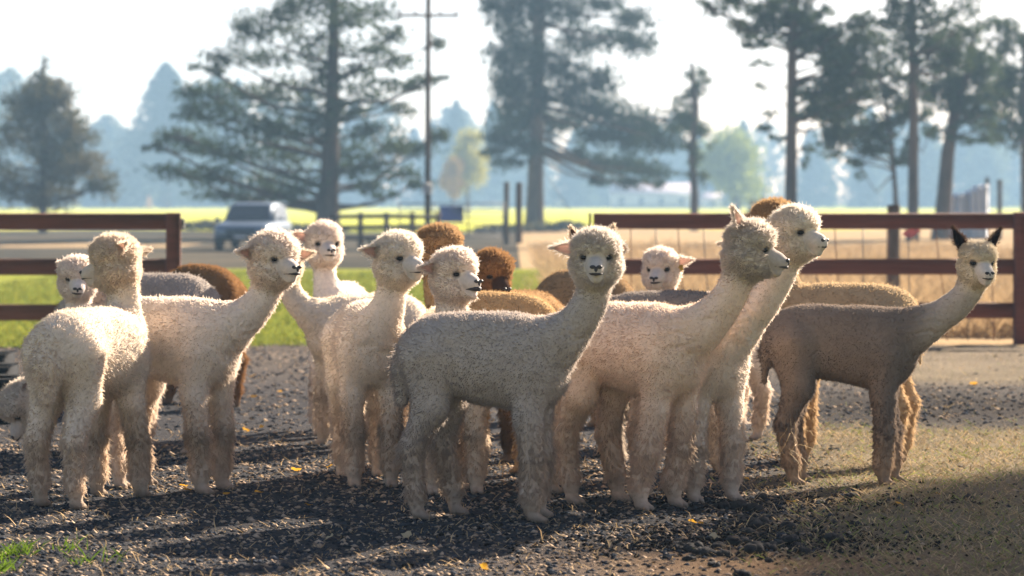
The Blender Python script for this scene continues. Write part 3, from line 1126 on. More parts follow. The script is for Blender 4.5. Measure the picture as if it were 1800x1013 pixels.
def vertex_normals(V, F):
    n = np.cross(V[F[:, 2]] - V[F[:, 0]], V[F[:, 3]] - V[F[:, 1]])
    N = np.zeros_like(V)
    for i in range(4):
        for c in range(3):
            N[:, c] += np.bincount(F[:, i], weights=n[:, c], minlength=len(V))
    return N / np.maximum(np.linalg.norm(N, axis=1), 1e-12)[:, None]


def bez(p0, p1, p2, p3, t):
    t = np.asarray(t)[:, None]
    return (1 - t) ** 3 * p0 + 3 * (1 - t) ** 2 * t * p1 + 3 * (1 - t) * t * t * p2 + t ** 3 * p3


def hair_curves(name, P, rad, colr, mat, parent):
    """P: (n, k, 3) hair points"""
    n, k, _ = P.shape
    cu = bpy.data.hair_curves.new(name)
    cu.add_curves([k] * n)
    cu.points.foreach_set("position", P.astype(np.float32).ravel())
    a = cu.attributes.new("radius", 'FLOAT', 'POINT') if "radius" not in cu.attributes else cu.attributes["radius"]
    a.data.foreach_set("value", rad.astype(np.float32).ravel())
    c = cu.attributes.new("Col", 'FLOAT_COLOR', 'CURVE')
    c4 = np.ones((n, 4), dtype=np.float32)
    c4[:, :3] = colr
    c.data.foreach_set("color", c4.ravel())
    cu.materials.append(mat)
    o = bpy.data.objects.new(name, cu)
    C.objects.link(o)
    if parent:
        o.parent = parent
    return o


def worley(p, s):
    """nearest jittered lattice point of each p: (position, id hash)"""
    b = np.floor(p).astype(np.int64)
    best = np.full(len(p), 1e9)
    bp = np.zeros_like(p)
    bi = np.zeros((len(p), 3), dtype=np.int64)
    for a in (-1, 0, 1):
        for c in (-1, 0, 1):
            for d in (-1, 0, 1):
                i = b + np.array([a, c, d])
                q = i + np.stack([_hash(i[:, 0], i[:, 1], i[:, 2], s + m) for m in range(3)], 1)
                dd = ((q - p) ** 2).sum(1)
                m = dd < best
                best[m] = dd[m]
                bp[m] = q[m]
                bi[m] = i[m]
    return bp, bi


EAR_T = np.linspace(0, 1, 11)


def ear_shape(root, tip_dir, face_dir, L, w, droop=0.0):
    """a cupped spear-shaped ear; returns V, F, inside flag"""
    d = unit(np.array(tip_dir, float))
    f = np.array(face_dir, float)
    f = unit(f - d * (f @ d))
    sd_ = np.cross(d, f)
    V, ins = [], []
    nu = 7
    for layer in (0, 1):
        for t in EAR_T:
            ww = w * (0.62 + 0.38 * math.sin(min(1, t / .4) * math.pi / 2)) * (1 - max(0, (t - .35) / .65) ** 1.7) + .002
            for u in np.linspace(-1, 1, nu):
                cup = (u * u) * ww * .75 - (0 if layer == 0 else .006 * (1 - .6 * abs(u)) + .001)
                p = np.array(root) + d * (L * t) + sd_ * (u * ww) + f * (cup + .25 * L * t * t * droop - .3 * ww)
                V.append(p)
                ins.append(layer == 0 and abs(u) < .8 and t < .93)
    V = np.array(V)
    n1 = len(EAR_T) * nu
    F = []
    for layer in (0, 1):
        for i in range(len(EAR_T) - 1):
            for j in range(nu - 1):
                a = layer * n1 + i * nu + j
                q = [a, a + 1, a + nu + 1, a + nu]
                F.append(q if layer else q[::-1])
    for i in range(len(EAR_T) - 1):
        for j in (0, nu - 1):
            a = i * nu + j
            F.append([a, a + nu, n1 + a + nu, n1 + a])
    a0 = (len(EAR_T) - 1) * nu
    for j in range(nu - 1):
        F.append([a0 + j, a0 + j + 1, n1 + a0 + j + 1, n1 + a0 + j])
    return V, np.array(F), np.array(ins)


def make_alpaca(name, label, foot, yaw, head, hyaw, hpitch=0.0, s=1.0, col=(.7, .62, .52), legs=(0, 0, 0, 0), hoff=None,
                face=None, muzzle=None, ears=((70, 20), (70, 20)), ear_in=(.60, .41, .36), ear_out=None, seed=1, grid=.0105, nh=42000,
                tail=.7, topknot=1.0, dirt=.5, colfn=None, neck_bulge=0.0, slim=1.0, mouth_open=0.0, speck=0.0, fleece=1.0,
                splay=1.0, neck_w=1.0, visible_eye=True, hs=1.08):
    """foot = (photo column, photo row) of the ground point under the trunk; head = (column, row) of the head's centre"""
    fy = dist(foot[1])
    base = at(foot[0], foot[1], fy)
    cy, sy = math.cos(R(yaw)), math.sin(R(yaw))
    root = empty(name, (base.x, base.y, 0.0), R(yaw))
    tag(root, label, "alpaca", "alpacas of the herd")
    # head centre in the body's own frame
    hY = fy + (0.40 * s * sy if hoff is None else hoff)
    hw = at(head[0], head[1], hY)
    dx, dy = hw.x - base.x, hw.y - base.y
    hc = np.array([cy * dx + sy * dy, -sy * dx + cy * dy, hw.z]) / s
    # head frame
    ha = R(hyaw - yaw)
    hp = R(hpitch)
    fx = np.array([math.cos(ha) * math.cos(hp), math.sin(ha) * math.cos(hp), math.sin(hp)])
    fz = np.array([-math.cos(ha) * math.sin(hp), -math.sin(ha) * math.sin(hp), math.cos(hp)])
    fyv = np.cross(fz, fx)
    Rm = np.stack([fx, fyv, fz], 1)
    H = lambda *p: hc + Rm @ (np.array(p, dtype=float) * hs)
    lo = np.minimum([-.75, -.38, -.03], hc - .3)
    hi = np.maximum([.62, .38, 1.1], hc + .3)
    fd = Field(lo, hi, grid)
    w = slim
    # trunk
    fd.ell((-.255, 0, .795), (.205, .18 * w, .19), k=.10)
    fd.ell((0.03, 0, .770), (.31, .182 * w, .212 * (.5 + .5 * w)), k=.09)
    fd.ell((.20, 0, .755), (.20, .175 * w, .215), k=.10)
    fd.ell((-.05, 0, .90), (.30, .11 * w, .095), k=.08)
    # legs
    for i, (sx, sd_) in enumerate((('h', 1), ('h', -1), ('f', 1), ('f', -1))):
        d = legs[i]
        y = sd_ * .118 * splay
        if sx == 'h':
            fd.cone((-.285, sd_ * .085, .77), (-.265 + .2 * d, sd_ * .110, .55), .138, .084, k=.045)
            fd.cone((-.265 + .2 * d, sd_ * .112, .55), (-.355 + .75 * d, y, .345), .081, .053, k=.035)
            fd.cone((-.355 + .75 * d, y, .345), (-.325 + d, y, .12), .053, .043, k=.03)
            fd.cone((-.325 + d, y, .14), (-.315 + d, y, .045), .040, .032, k=.03)
            fxx = -.315 + d
        else:
            fd.cone((.23, sd_ * .085, .72), (.215 + .1 * d, sd_ * .105, .50), .106, .066, k=.04)
            fd.cone((.215 + .1 * d, sd_ * .105, .50), (.24 + .55 * d, y, .30), .066, .055, k=.03)
            fd.cone((.24 + .55 * d, y, .30), (.235 + d, y, .11), .055, .051, k=.03)
            fd.cone((.235 + d, y, .13), (.245 + d, y, .045), .040, .032, k=.03)
            fxx = .245 + d
        for q in (-1, 1):
            fd.cone((fxx + .005, y + q * .012, .032), (fxx + .058, y + q * .019, .016), .025, .013, k=.012)
    # tail
    if tail > 0:
        fd.cone((-.40, 0, .86), (-.44, 0, .72), .05 * tail, .07 * tail, k=.06)
        fd.cone((-.44, 0, .72), (-.45, 0, .57), .07 * tail, .04 * tail, k=.04)
    # neck
    p0 = np.array([.20, 0, .80])
    p3 = H(-.035, 0, -.05)
    if hc[2] > .75:
        p1 = np.array([.36, 0, .86])
        p2 = p3 + np.array([0, 0, -.22])
    else:
        p1 = np.array([.42, 0, .80])
        p2 = p3 - fx * .18 + np.array([0, 0, .10])
    ts = np.linspace(0, 1, 13)
    B = bez(p0, p1, p2, p3, ts)
    rn = np.interp(ts, [0, .25, .5, .8, 1], [.160, .122, .079, .060, .060]) * neck_w
    for i in range(12):
        fd.cone(B[i], B[i + 1], rn[i], rn[i + 1], k=.045)
    # head: topknot over the brow, cheeks, jowl, short blunt muzzle with a lower lip
    hv = np.random.default_rng(seed + 900).uniform([.92, .93, .92, .88], [1.14, 1.06, 1.10, 1.12])   # no two heads alike
    tk = topknot
    he = lambda c, r, k, sub=False: fd.ell(H(*c), np.array(r) * hs, Rm, k=k, sub=sub)
    hcn = lambda a, b, r1, r2, k: fd.cone(H(*a), H(*b), r1 * hs, r2 * hs, k=k)
    he((.004, 0, .046), (.112 * hv[1], .111 * (.85 + .15 * tk) * hv[1], .085 * (0.6 + .4 * tk) * hv[0]), .014)
    he((-.012, 0, -.030), (.102, .116 * (.78 + .22 * tk), .088), .02)
    he((.018, 0, -.074), (.082, .092 * (.8 + .2 * tk) * hv[2], .054 * hv[2]), .03)
    hcn((.06, 0, -.016), (.131 * hv[1], 0, -.043), .054, .041 * hv[2], .014)
    hcn((.124, 0, -.036), (.151, 0, -.048), .036, .031, .010)
    hcn((.07, 0, -.072), (.128, 0, -.086 - mouth_open), .040, .025, .009)
    for q in (-1, 1):
        he((.090, q * .066, .004), (.020, .017, .011), .010, True)
    V, F = fd.mesh()
    EYES = [fd.hit(H(.045, q * .03, .005), Rm @ np.array([.74, q * .67, .06])) for q in (1, -1)]
    N = vertex_normals(V, F)
    # zones
    def zones(P):
        q = (P - hc) @ Rm / hs
        rh = np.linalg.norm(q * np.array([1, 1, .92]), axis=1)
        head_w = 1 - sstep(.12, .19, rh)
        dn = np.full(len(P), 9.0)
        tt = np.zeros(len(P))
        for i in range(13):
            dd = np.linalg.norm(P - B[i], axis=1) / rn[i]
            m = dd < dn
            dn[m] = dd[m]
            tt[m] = ts[i]
        neck_w_ = sstep(.15, .4, tt) * (dn < 1.6) * (1 - head_w)
        # bare muzzle
        a, b = np.array([.06, 0, -.008]), np.array([.15, 0, -.06])
        ab = b - a
        t = np.clip(((q - a) @ ab) / (ab @ ab), 0, 1)
        dm = np.linalg.norm(q - a - t[:, None] * ab, axis=1)
        bare = (1 - sstep(.046, .058, dm)) * sstep(.072, .090, q[:, 0]) * (q[:, 2] < .028)
        leg = 1 - sstep(.42, .56, P[:, 2])
        if hc[2] < .75:
            leg = leg * (1 - head_w) * (1 - neck_w_)
        past = 1 - sstep(.085, .125, P[:, 2])
        if hc[2] < .75:
            past = past * (1 - head_w)
        return q, head_w, neck_w_, bare, leg, past, tt
    base_c = np.array(col)
    face_c = np.array(face if face is not None else col)
    muz_c = np.array(muzzle if muzzle is not None else face_c * np.array([.76, .76, .78]))
    dirt_c = np.array([.36, .27, .18]) if base_c.mean() > .3 else base_c * np.array([1.15, .95, .8])

    def colour(P, z, fine=True):
        q, hw_, nw_, bare, leg, past, tt = z
        n1 = fbm(P * 5, seed, 3)
        n2 = fbm(P * 26 + 9, seed + 5, 3)
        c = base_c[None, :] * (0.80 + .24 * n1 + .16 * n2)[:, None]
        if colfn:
            c = colfn(P, c, q, hw_, nw_, leg, tt)
        if base_c.mean() > .3:
            k = (sstep(.52, .22, P[:, 2]) * (.30 + .55 * n1))[:, None] * (1 - hw_)[:, None]
            c = c * (1 - k) + np.array([.56, .415, .285]) * k
            k = (np.exp(-((P[:, 2] - .30) / .05) ** 2) * (P[:, 0] > .15) * sstep(.30, .7, n1) * .5)[:, None] * (1 - hw_)[:, None]
            c = c * (1 - k) + np.array([.17, .125, .09]) * k
        # dung and dust on the legs and lower flanks, in patches
        k = dirt * (leg * .55 * sstep(.35, .75, n1) + .10 * sstep(.5, .8, n1) * (1 - hw_))
        k = np.clip(k, 0, .8)[:, None]
        c = c * (1 - k) + dirt_c * k
        hk = hw_[:, None]
        fc = face_c[None, :] * (.90 + .2 * n2)[:, None]
        c = c * (1 - hk) + fc * hk
        if speck:
            m = (speck * sstep(.60, .68, vnoise(P * 75, seed + 3)) * np.maximum(hw_, .25))[:, None]
            c = c * (1 - m) + np.array([.13, .10, .085]) * m
        if fine:
            c = c * (1 - bare[:, None]) + muz_c * bare[:, None]
        return np.clip(c, 0.004, .86)
    zV = zones(V)
    amp = .0044 * (1 - zV[3]) * (1 - .7 * zV[5])
    V2 = V + N * ((fbm(V * 22, seed + 31, 3) - .5) * 2 * amp * fleece + (fbm(V * 7, seed + 37, 2) - .5) * .014 * (1 - zV[1]) * (1 - zV[5]))[:, None]
    wz = sstep(.02, .12, zV[6]) * (1 - sstep(.40, .60, zV[6])) * (V[:, 2] > .6) * (1 - zV[1])
    rg = 1 - np.abs(2 * vnoise(V * np.array([13., 13., 34.]) + 6 * (fbm(V * 6, seed + 3, 2) - .5)[:, None], seed + 51) - 1)
    V2 = V2 - N * (.008 * wz * sstep(.72, .95, rg) * sstep(.35, .6, vnoise(V * 6, seed + 52)))[:, None]
    cV = colour(V, zV)
    # cloven hooves and toenails
    nail = (1 - sstep(.0, .09, V[:, 2]))[:, None] * (.60 + .3 * vnoise(V * 60, seed)[:, None])
    cV = cV * (1 - nail) + np.array([.16, .125, .10]) * nail
    for e in EYES:
        kx = (1 - sstep(.021, .030, np.linalg.norm(V - e, axis=1)))[:, None] * .8
        cV = cV * (1 - kx) + np.array([.07, .055, .05]) * kx
    body = mesh_np("body", V2 * s, F, M['skin'], root, True, cV)
    # eyes, nose, mouth
    eyes = []
    for q in (1, -1):
        hit = fd.hit(H(.045, q * .03, .005), Rm @ np.array([.74, q * .67, .06]))
        eyes.append(hit)
        m = MB()
        m.ell((0, 0, 0), (.0165, .0225, .0150), 14, 10)
        o = m.build("eye", M['eye'], root, True)
        d = Rm @ np.array([.70, q * .71, .04])
        o.location = tuple((hit - unit(d) * .0055) * s)
        o.scale = (s, s, s)
        o.rotation_euler = Vector(d).to_track_quat('X', 'Z').to_euler()
    nm = MB()
    tip = fd.hit(H(.08, 0, -.040), Rm @ np.array([1, 0, -.02]))
    nv = Rm.T @ (tip - hc) / hs
    for q in (1, -1):
        nm.ell((nv[0] - .005, q * .0150, nv[2] + .006), (.009, .0140, .0090), 10, 6)
    nm.ell((nv[0] - .0025, 0, nv[2] - .004), (.006, .0085, .012), 8, 6)
    Vn = [hc + (Rm @ v.T).T * hs for v in nm.V]
    nm.V = [v * s for v in Vn]
    nm.build("nose", M['nose'], root, True)
    mm = MB()
    pts = []
    for u in np.linspace(-.62, .62, 9):
        hit = fd.hit(H(.07, u * .012, -.064 - mouth_open * .45), Rm @ np.array([1, u * .85, -.02]))
        pts.append(tuple((hit - Rm @ np.array([.002, 0, 0])) * s))
    mm.tube(pts, [(.0014 + .0075 * max(0, 1 - abs(u) * 1.5) ** .6 + mouth_open * .45 * (1 - u * u)) * s for u in np.linspace(-1, 1, 9)], 8)
    mm.build("mouth", M['mouth'], root, True)
    # ears
    ear_pts, ear_nrm = [], []
    eo = np.array(ear_out if ear_out is not None else face_c)
    for q, (out_a, back_a) in zip((1, -1), ears):
        # out_a: degrees away from straight up, back_a: degrees swept to the rear
        u = np.array([-math.sin(R(back_a)), q * math.sin(R(out_a)) * math.cos(R(back_a)), math.cos(R(out_a)) * math.cos(R(back_a))])
        f = np.array([.9, q * .35, -.25])
        r0 = np.array([-.035, q * .066, .072 - .03 * (out_a > 45)])
        Ve, Fe, ins = ear_shape(r0, u, f, (.118 if out_a > 45 else .122) * hv[3], .029, droop=.25)
        Ve = hc + (Rm @ Ve.T).T * hs
        ce = np.where(ins[:, None], np.array(ear_in), eo)
        mesh_np("ear", Ve * s, Fe, M['ear'], root, True, ce)
        m = ~ins
        cen = Ve.mean(0)
        ear_pts.append(Ve[m])
        ear_nrm.append(unit(Ve[m] - cen) * .6 + (Rm @ u) * .6 - (Rm @ unit(f)) * .3)
    # fleece -------------------------------------------------------
    g = np.random.default_rng(seed * 13 + 5)
    tri = np.concatenate([F[:, [0, 1, 2]], F[:, [0, 2, 3]]])
    area = np.linalg.norm(np.cross(V2[tri[:, 1]] - V2[tri[:, 0]], V2[tri[:, 2]] - V2[tri[:, 0]]), axis=1)
    zt = (zV[1] * 2.4 + 1.0 + .35 * zV[4])[tri[:, 0]]
    pr = area * zt
    pr /= pr.sum()
    ti = g.choice(len(tri), nh, p=pr)
    a, b = g.random(nh), g.random(nh)
    m = a + b > 1
    a[m], b[m] = 1 - a[m], 1 - b[m]
    T = tri[ti]
    mixv = lambda X: X[T[:, 0]] * (1 - a - b)[:, None] + X[T[:, 1]] * a[:, None] + X[T[:, 2]] * b[:, None]
    P = mixv(V2)
    Nn = unit(mixv(N))
    z = zones(P)
    q, hw_, nw_, bare, leg, past, tt = z
    eye_d = np.min([np.linalg.norm(P - e, axis=1) for e in eyes], axis=0)
    nose_ok = (bare < .3) & (eye_d > .0235) & (P[:, 2] > .012)
    low = sstep(.50, .30, P[:, 2]) * leg
    L = (.0115 + .004 * hw_ + .0075 * low + .014 * sstep(-.44, -.49, P[:, 0]) * (P[:, 2] > .5)) * fleece
    L = L * (1 - .25 * nw_) * (1 - .72 * past)
    fr = hw_ * sstep(.035, .08, q[:, 2])
    L = L * (1 + .30 * fr)
    big = np.clip(low + sstep(-.44, -.49, P[:, 0]) * (P[:, 2] > .5), 0, 1)
    CS = np.where(big > .5, .026, .0145)[:, None]
    warp = fbm(P * 9, seed, 2)[:, None] - .5
    wp, wi = worley(P / CS + warp, seed)
    cc = (wp - warp) * CS
    rid = [_hash(wi[:, 0], wi[:, 1], wi[:, 2], 50 + k + seed) for k in range(5)]
    tilt = np.stack(rid[:3], 1) - .5
    L = L * (.7 + .6 * rid[3]) * (.6 + .7 * g.random(nh) + .95 * (g.random(nh) < .12) * (1 - .5 * hw_))
    comb = np.zeros((nh, 3))
    comb[:, 2] = -(.35 + .65 * leg) * (1 - hw_)
    comb[:, 0] = -.35 * (1 - hw_) * (1 - leg)
    d = unit(Nn * (1.0 - .25 * leg)[:, None] + comb * .55 + tilt * (.6 + .3 * big - .25 * hw_)[:, None] + g.normal(0, .16, (nh, 3)))
    d = unit(d + Nn * np.clip(.15 - (d * Nn).sum(1), 0, 1)[:, None])
    dl = cc - P
    dl = dl - Nn * (dl * Nn).sum(1)[:, None]
    dl = dl * np.minimum(1, (.018 + .012 * big) / np.maximum(np.linalg.norm(dl, axis=1), 1e-6))[:, None]
    k = 4
    us = np.linspace(0, 1, k)
    curl = g.normal(0, .25, (nh, 3)) + (np.stack(rid[1:4], 1) - .5) * 1.2 * big[:, None]
    pts = np.stack([P - Nn * .003 + d * (L * u)[:, None] + dl * ((.36 + .20 * big - .14 * hw_)[:, None] * u ** 1.3) + curl * (L * (u * u - u))[:, None] + np.array([0, 0, -1]) * ((.15 + .15 * leg) * L * u * u * (1 - hw_))[:, None] for u in us], 1)
    sel = nose_ok
    colh = colour(P, z, False) * (.88 + .20 * rid[4])[:, None] * (.90 + .20 * g.random(nh))[:, None]
    soil = (.65 * (1 - sstep(.03, .13, P[:, 2])) * (.5 + .5 * rid[0]))[:, None]
    colh = colh * (1 - soil) + np.array([.19, .15, .115]) * soil
    pts, colh = pts[sel], colh[sel]
    # stray rim hairs on the ears
    ep = np.concatenate(ear_pts)
    en = np.concatenate(ear_nrm)
    ii = g.integers(0, len(ep), 900)
    e0 = ep[ii] + g.normal(0, .004, (900, 3))
    ed = unit(en[ii] + g.normal(0, .35, (900, 3)))
    el = (.010 + .018 * g.random(900))[:, None]
    epts = np.stack([e0 + ed * el * u for u in us], 1)
    pts = np.concatenate([pts, epts])
    colh = np.concatenate([colh, np.tile(eo, (900, 1)) * (.8 + .3 * g.random((900, 1)))])
    rr = np.array([1.0, .9, .7, .25])[None, :] * (.00115 + .0006 * g.random(len(pts)))[:, None] * math.sqrt(42000 / nh)
    hair_curves("fleece", pts * s, rr, np.clip(colh, .003, .88), M['hair'], root)
    return root


WHITE = (.78, .68, .595)


def grey_brown(P, c, q, hw_, nw_, leg, tt):
    # paler throat and belly line, tan lower legs
    front = sstep(.30, .50, P[:, 0] - .10 * np.clip((P[:, 2] - .8) / .4, 0, 1)) * sstep(.62, .85, P[:, 2])
    k = np.clip(front * .75 + .5 * sstep(.95, 1.2, P[:, 2]), 0, .95)[:, None]
    c = c * (1 - k) + np.array([.50, .42, .34]) * k
    k = (1 - sstep(.16, .36, P[:, 2]))[:, None] * .75
    return c * (1 - k) + np.array([.40, .29, .19]) * k


def tan_top(P, c, q, hw_, nw_, leg, tt):
    k = sstep(.85, 1.0, P[:, 2])[:, None] * .5 * (1 - nw_)[:, None]
    c = c * (1 - k) + np.array([.42, .31, .18]) * k
    k = leg[:, None] * .5
    return c * (1 - k) + np.array([.50, .35, .20]) * k


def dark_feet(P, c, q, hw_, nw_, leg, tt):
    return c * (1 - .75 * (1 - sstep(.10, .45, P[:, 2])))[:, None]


def grey_pale_neck(P, c, q, hw_, nw_, leg, tt):
    k = np.clip(nw_ + leg * .7, 0, 1)[:, None] * .8
    return c * (1 - k) + np.array([.62, .52, .41]) * k

HERD = [
    dict(name="alpaca", label="cream alpaca seen from behind at the left edge, looking over its left shoulder", foot=(163, 884), yaw=68, head=(204, 464), hyaw=166, hpitch=-2,
         col=(.70, .59, .48), ears=((55, 40), (78, 35)), tail=1.1, seed=1, nh=60000, legs=(.0, -.05, .0, .04), s=1.0, hoff=.30, dirt=.6),
    dict(name="alpaca", label="pale alpaca with only its lowered head showing behind the cream one seen from behind", foot=(190, 796), yaw=-112, head=(137, 489), hyaw=-82, hpitch=-8,
         col=WHITE, s=.92, seed=2, nh=26000, ears=((80, 40), (60, 60)), grid=.012),
    dict(name="alpaca", label="grey backed alpaca with its head down to the black trough", foot=(246, 796), yaw=178, head=(46, 712), hyaw=196, hpitch=-55, hoff=-.05,
         col=(.31, .27, .24), face=(.62, .54, .45), s=1.10, seed=3, nh=30000, grid=.012, ears=((60, 60), (60, 60)), colfn=grey_pale_neck),
    dict(name="alpaca", label="dark brown alpaca, just its rounded rump showing near the open gate post", foot=(350, 714), yaw=125, head=(255, 640), hyaw=170, hpitch=-50, hoff=.2,
         col=(.20, .105, .045), s=1.06, seed=4, nh=26000, grid=.013),
    dict(name="alpaca", label="white alpaca with one pink ear stuck out, speckled forehead, looking right near the parked car", foot=(305, 862), yaw=-32, head=(481, 460), hyaw=-47, hpitch=4,
         col=(.74, .63, .53), face=WHITE, s=1.03, seed=5, nh=52000, ears=((60, 25), (84, 10)), speck=.22, legs=(.03, .05, -.02, .03), dirt=.6),
    dict(name="alpaca", label="white alpaca whose straight neck and raised head stand before the big pine trunk", foot=(600, 762), yaw=-95, head=(570, 432), hyaw=-72, hpitch=4, hoff=-.25,
         col=WHITE, s=1.0, seed=6, nh=30000, grid=.012, ears=((70, 60), (72, 15)), neck_w=.92),
    dict(name="alpaca", label="cream alpaca facing left whose head is hidden behind the speckled one", foot=(640, 784), yaw=-152, head=(497, 462), hyaw=-120, hpitch=0,
         col=(.70, .60, .48), s=.96, seed=7, nh=36000, grid=.012, ears=((80, 20), (80, 20)), neck_w=.9),
    dict(name="alpaca", label="white alpaca standing chest on with a fringed pink ear, smiling to the right", foot=(645, 850), yaw=-80, head=(699, 458), hyaw=-45, hpitch=4,
         col=(.76, .66, .55), face=(.76, .69, .60), s=1.0, seed=8, nh=52000, ears=((70, 60), (82, 8)), legs=(0, 0, 0, 0), splay=.85),
    dict(name="alpaca", label="white alpaca with its mouth open, looking over the back of the large grey one", foot=(790, 862), yaw=-82, head=(799, 486), hyaw=-47, hpitch=5,
         col=(.72, .62, .50), face=WHITE, s=.98, seed=9, nh=46000, ears=((75, 60), (86, 5)), mouth_open=.014),
    dict(name="alpaca", label="light brown alpaca facing left with an orange neck and woolly tan back", foot=(866, 826), yaw=138, head=(772, 440), hyaw=-48, hpitch=2,
         col=(.40, .27, .14), face=(.36, .23, .12), muzzle=(.20, .13, .08), s=1.02, seed=10, nh=34000, grid=.012, ears=((80, 70), (80, 70)), dirt=.2, ear_in=(.2, .1, .06), hoff=-.05),
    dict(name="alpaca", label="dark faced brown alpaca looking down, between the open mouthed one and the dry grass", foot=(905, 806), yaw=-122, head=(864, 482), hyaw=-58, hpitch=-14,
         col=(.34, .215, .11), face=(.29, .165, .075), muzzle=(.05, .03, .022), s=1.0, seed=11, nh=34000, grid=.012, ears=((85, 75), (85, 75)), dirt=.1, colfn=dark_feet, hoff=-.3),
    dict(name="alpaca", label="dark tan alpaca, only its back showing beyond the grey one's head", foot=(1022, 746), yaw=125, head=(960, 640), hyaw=165, hpitch=-50, hoff=.3,
         col=(.25, .165, .09), s=1.07, seed=12, nh=24000, grid=.013, dirt=.1),
    dict(name="alpaca", label="large grey white alpaca standing side on in front, staring at the camera", foot=(862, 913), yaw=-15, head=(1048, 455), hyaw=-92, hpitch=1,
         col=(.44, .38, .335), face=(.67, .60, .53), s=1.0, seed=13, nh=72000, ears=((88, 60), (86, 5)), legs=(.10, -.02, -.03, 0), hoff=-.20, dirt=.55, grid=.0095),
    dict(name="alpaca", label="hidden alpaca whose two upright dark ears rise behind the staring grey one", foot=(912, 862), yaw=-20, head=(1044, 462), hyaw=-88, hpitch=2, hoff=-.22,
         col=(.66, .55, .43), s=.93, seed=14, nh=30000, ears=((18, 5), (24, 5)), ear_in=(.10, .06, .05), grid=.012, dirt=.8),
    dict(name="alpaca", label="cream alpaca in strict profile, one ear up, standing on the dung patch", foot=(1118, 892), yaw=-42, head=(1316, 440), hyaw=-8, hpitch=-3,
         col=(.76, .60, .475), face=(.63, .555, .48), muzzle=(.44, .38, .34), s=1.03, seed=15, nh=68000, ears=((20, 25), (12, 20)), legs=(.10, .0, -.10, -.12), speck=.2, dirt=.6, grid=.0095, hoff=-.32),
    dict(name="alpaca", label="tallest white alpaca with a round fringe, looking right past the profile one", foot=(1215, 876), yaw=-62, head=(1397, 412), hyaw=-42, hpitch=3,
         col=(.74, .63, .53), face=(.74, .67, .58), s=.98, seed=16, nh=56000, ears=((80, 75), (80, 75)), legs=(0, 0, -.03, -.03), hoff=-.38),
    dict(name="alpaca", label="grey backed alpaca facing right between the profile one and the tagged head", foot=(1185, 832), yaw=0, head=(1312, 446), hyaw=5, hpitch=0,
         col=(.24, .205, .18), face=(.6, .52, .43), s=1.03, seed=17, nh=34000, grid=.012, colfn=grey_pale_neck, ears=((85, 40), (85, 40)), dirt=.2),
    dict(name="alpaca", label="white alpaca with a yellow tag in its ear, framed by the fence rails", foot=(1250, 776), yaw=-145, head=(1162, 474), hyaw=-108, hpitch=-4,
         col=WHITE, s=.95, seed=18, nh=28000, grid=.012, ears=((82, 15), (82, 65)), hoff=-.3),
    dict(name="alpaca", label="tan alpaca with a sunlit woolly back behind the grey brown one at the right", foot=(1478, 816), yaw=158, head=(1362, 400), hyaw=150, hpitch=0,
         col=(.40, .295, .18), face=(.40, .26, .13), s=1.06, seed=19, tail=.3, nh=44000, grid=.012, colfn=tan_top, dirt=.15, ears=((80, 60), (80, 60)), fleece=1.0),
    dict(name="alpaca", label="grey brown alpaca with black pointed ears and a white face at the right", foot=(1486, 852), yaw=-8, head=(1718, 462), hyaw=-76, hpitch=-6,
         col=(.19, .150, .120), face=(.70, .61, .47), muzzle=(.60, .54, .48), s=.98, seed=20, nh=66000, ears=((36, 5), (30, 5)), ear_in=(.018, .012, .009), ear_out=(.09, .05, .03),
         colfn=grey_brown, topknot=.55, hs=1.0, dirt=.25, slim=.9, legs=(.06, .03, 0.02, -.03), tail=.4, fleece=.72, grid=.0095, hoff=-.12),
]
herd = {}
for spec in HERD:
    kw = dict(spec)
    herd[kw['seed']] = make_alpaca(**kw)

# ------------------------------------------------------------------ litter on the yard
def ground_pts(n, y0, y1, w=.235, power=1.0):
    """scatter over the part of the yard seen from about the camera, denser near"""
    y = y0 + (y1 - y0) * rng.random(n) ** power
    x = (rng.random(n) * 2 - 1) * w * y
    keep = np.abs(x) < 8.8
    x, y = x[keep], y[keep]
    return np.stack([x, y, yard_z(x, y)], 1)


OCT_V = np.array([[1, 0, 0], [0, 1, 0], [-1, 0, 0], [0, -1, 0], [0, 0, 1], [0, 0, -.6]], dtype=float)
OCT_F = np.array([[0, 1, 4], [1, 2, 4], [2, 3, 4], [3, 0, 4], [1, 0, 5], [2, 1, 5], [3, 2, 5], [0, 3, 5]])


def stones(name, pts, size, colr, mat, label, flat=.6):
    n = len(pts)
    g = np.random.default_rng(n)
    a = g.random(n) * 6.283
    ca, sa = np.cos(a), np.sin(a)
    v = OCT_V[None] * (.6 + .7 * g.random((n, 6, 1))) * size[:, None, None]
    v[:, :, 0] *= 1.25
    v[:, :, 2] *= flat
    v += g.normal(0, .13, v.shape) * size[:, None, None]
    x = v[:, :, 0] * ca[:, None] - v[:, :, 1] * sa[:, None]
    y = v[:, :, 0] * sa[:, None] + v[:, :, 1] * ca[:, None]
    V = np.stack([x, y, v[:, :, 2]], -1) + pts[:, None, :]
    F = (np.arange(n)[:, None, None] * 6 + OCT_F[None]).reshape(-1, 3)
    return stuff(mesh_np(name, V.reshape(-1, 3), F, mat, None, False, np.repeat(colr, 6, 0)), label)


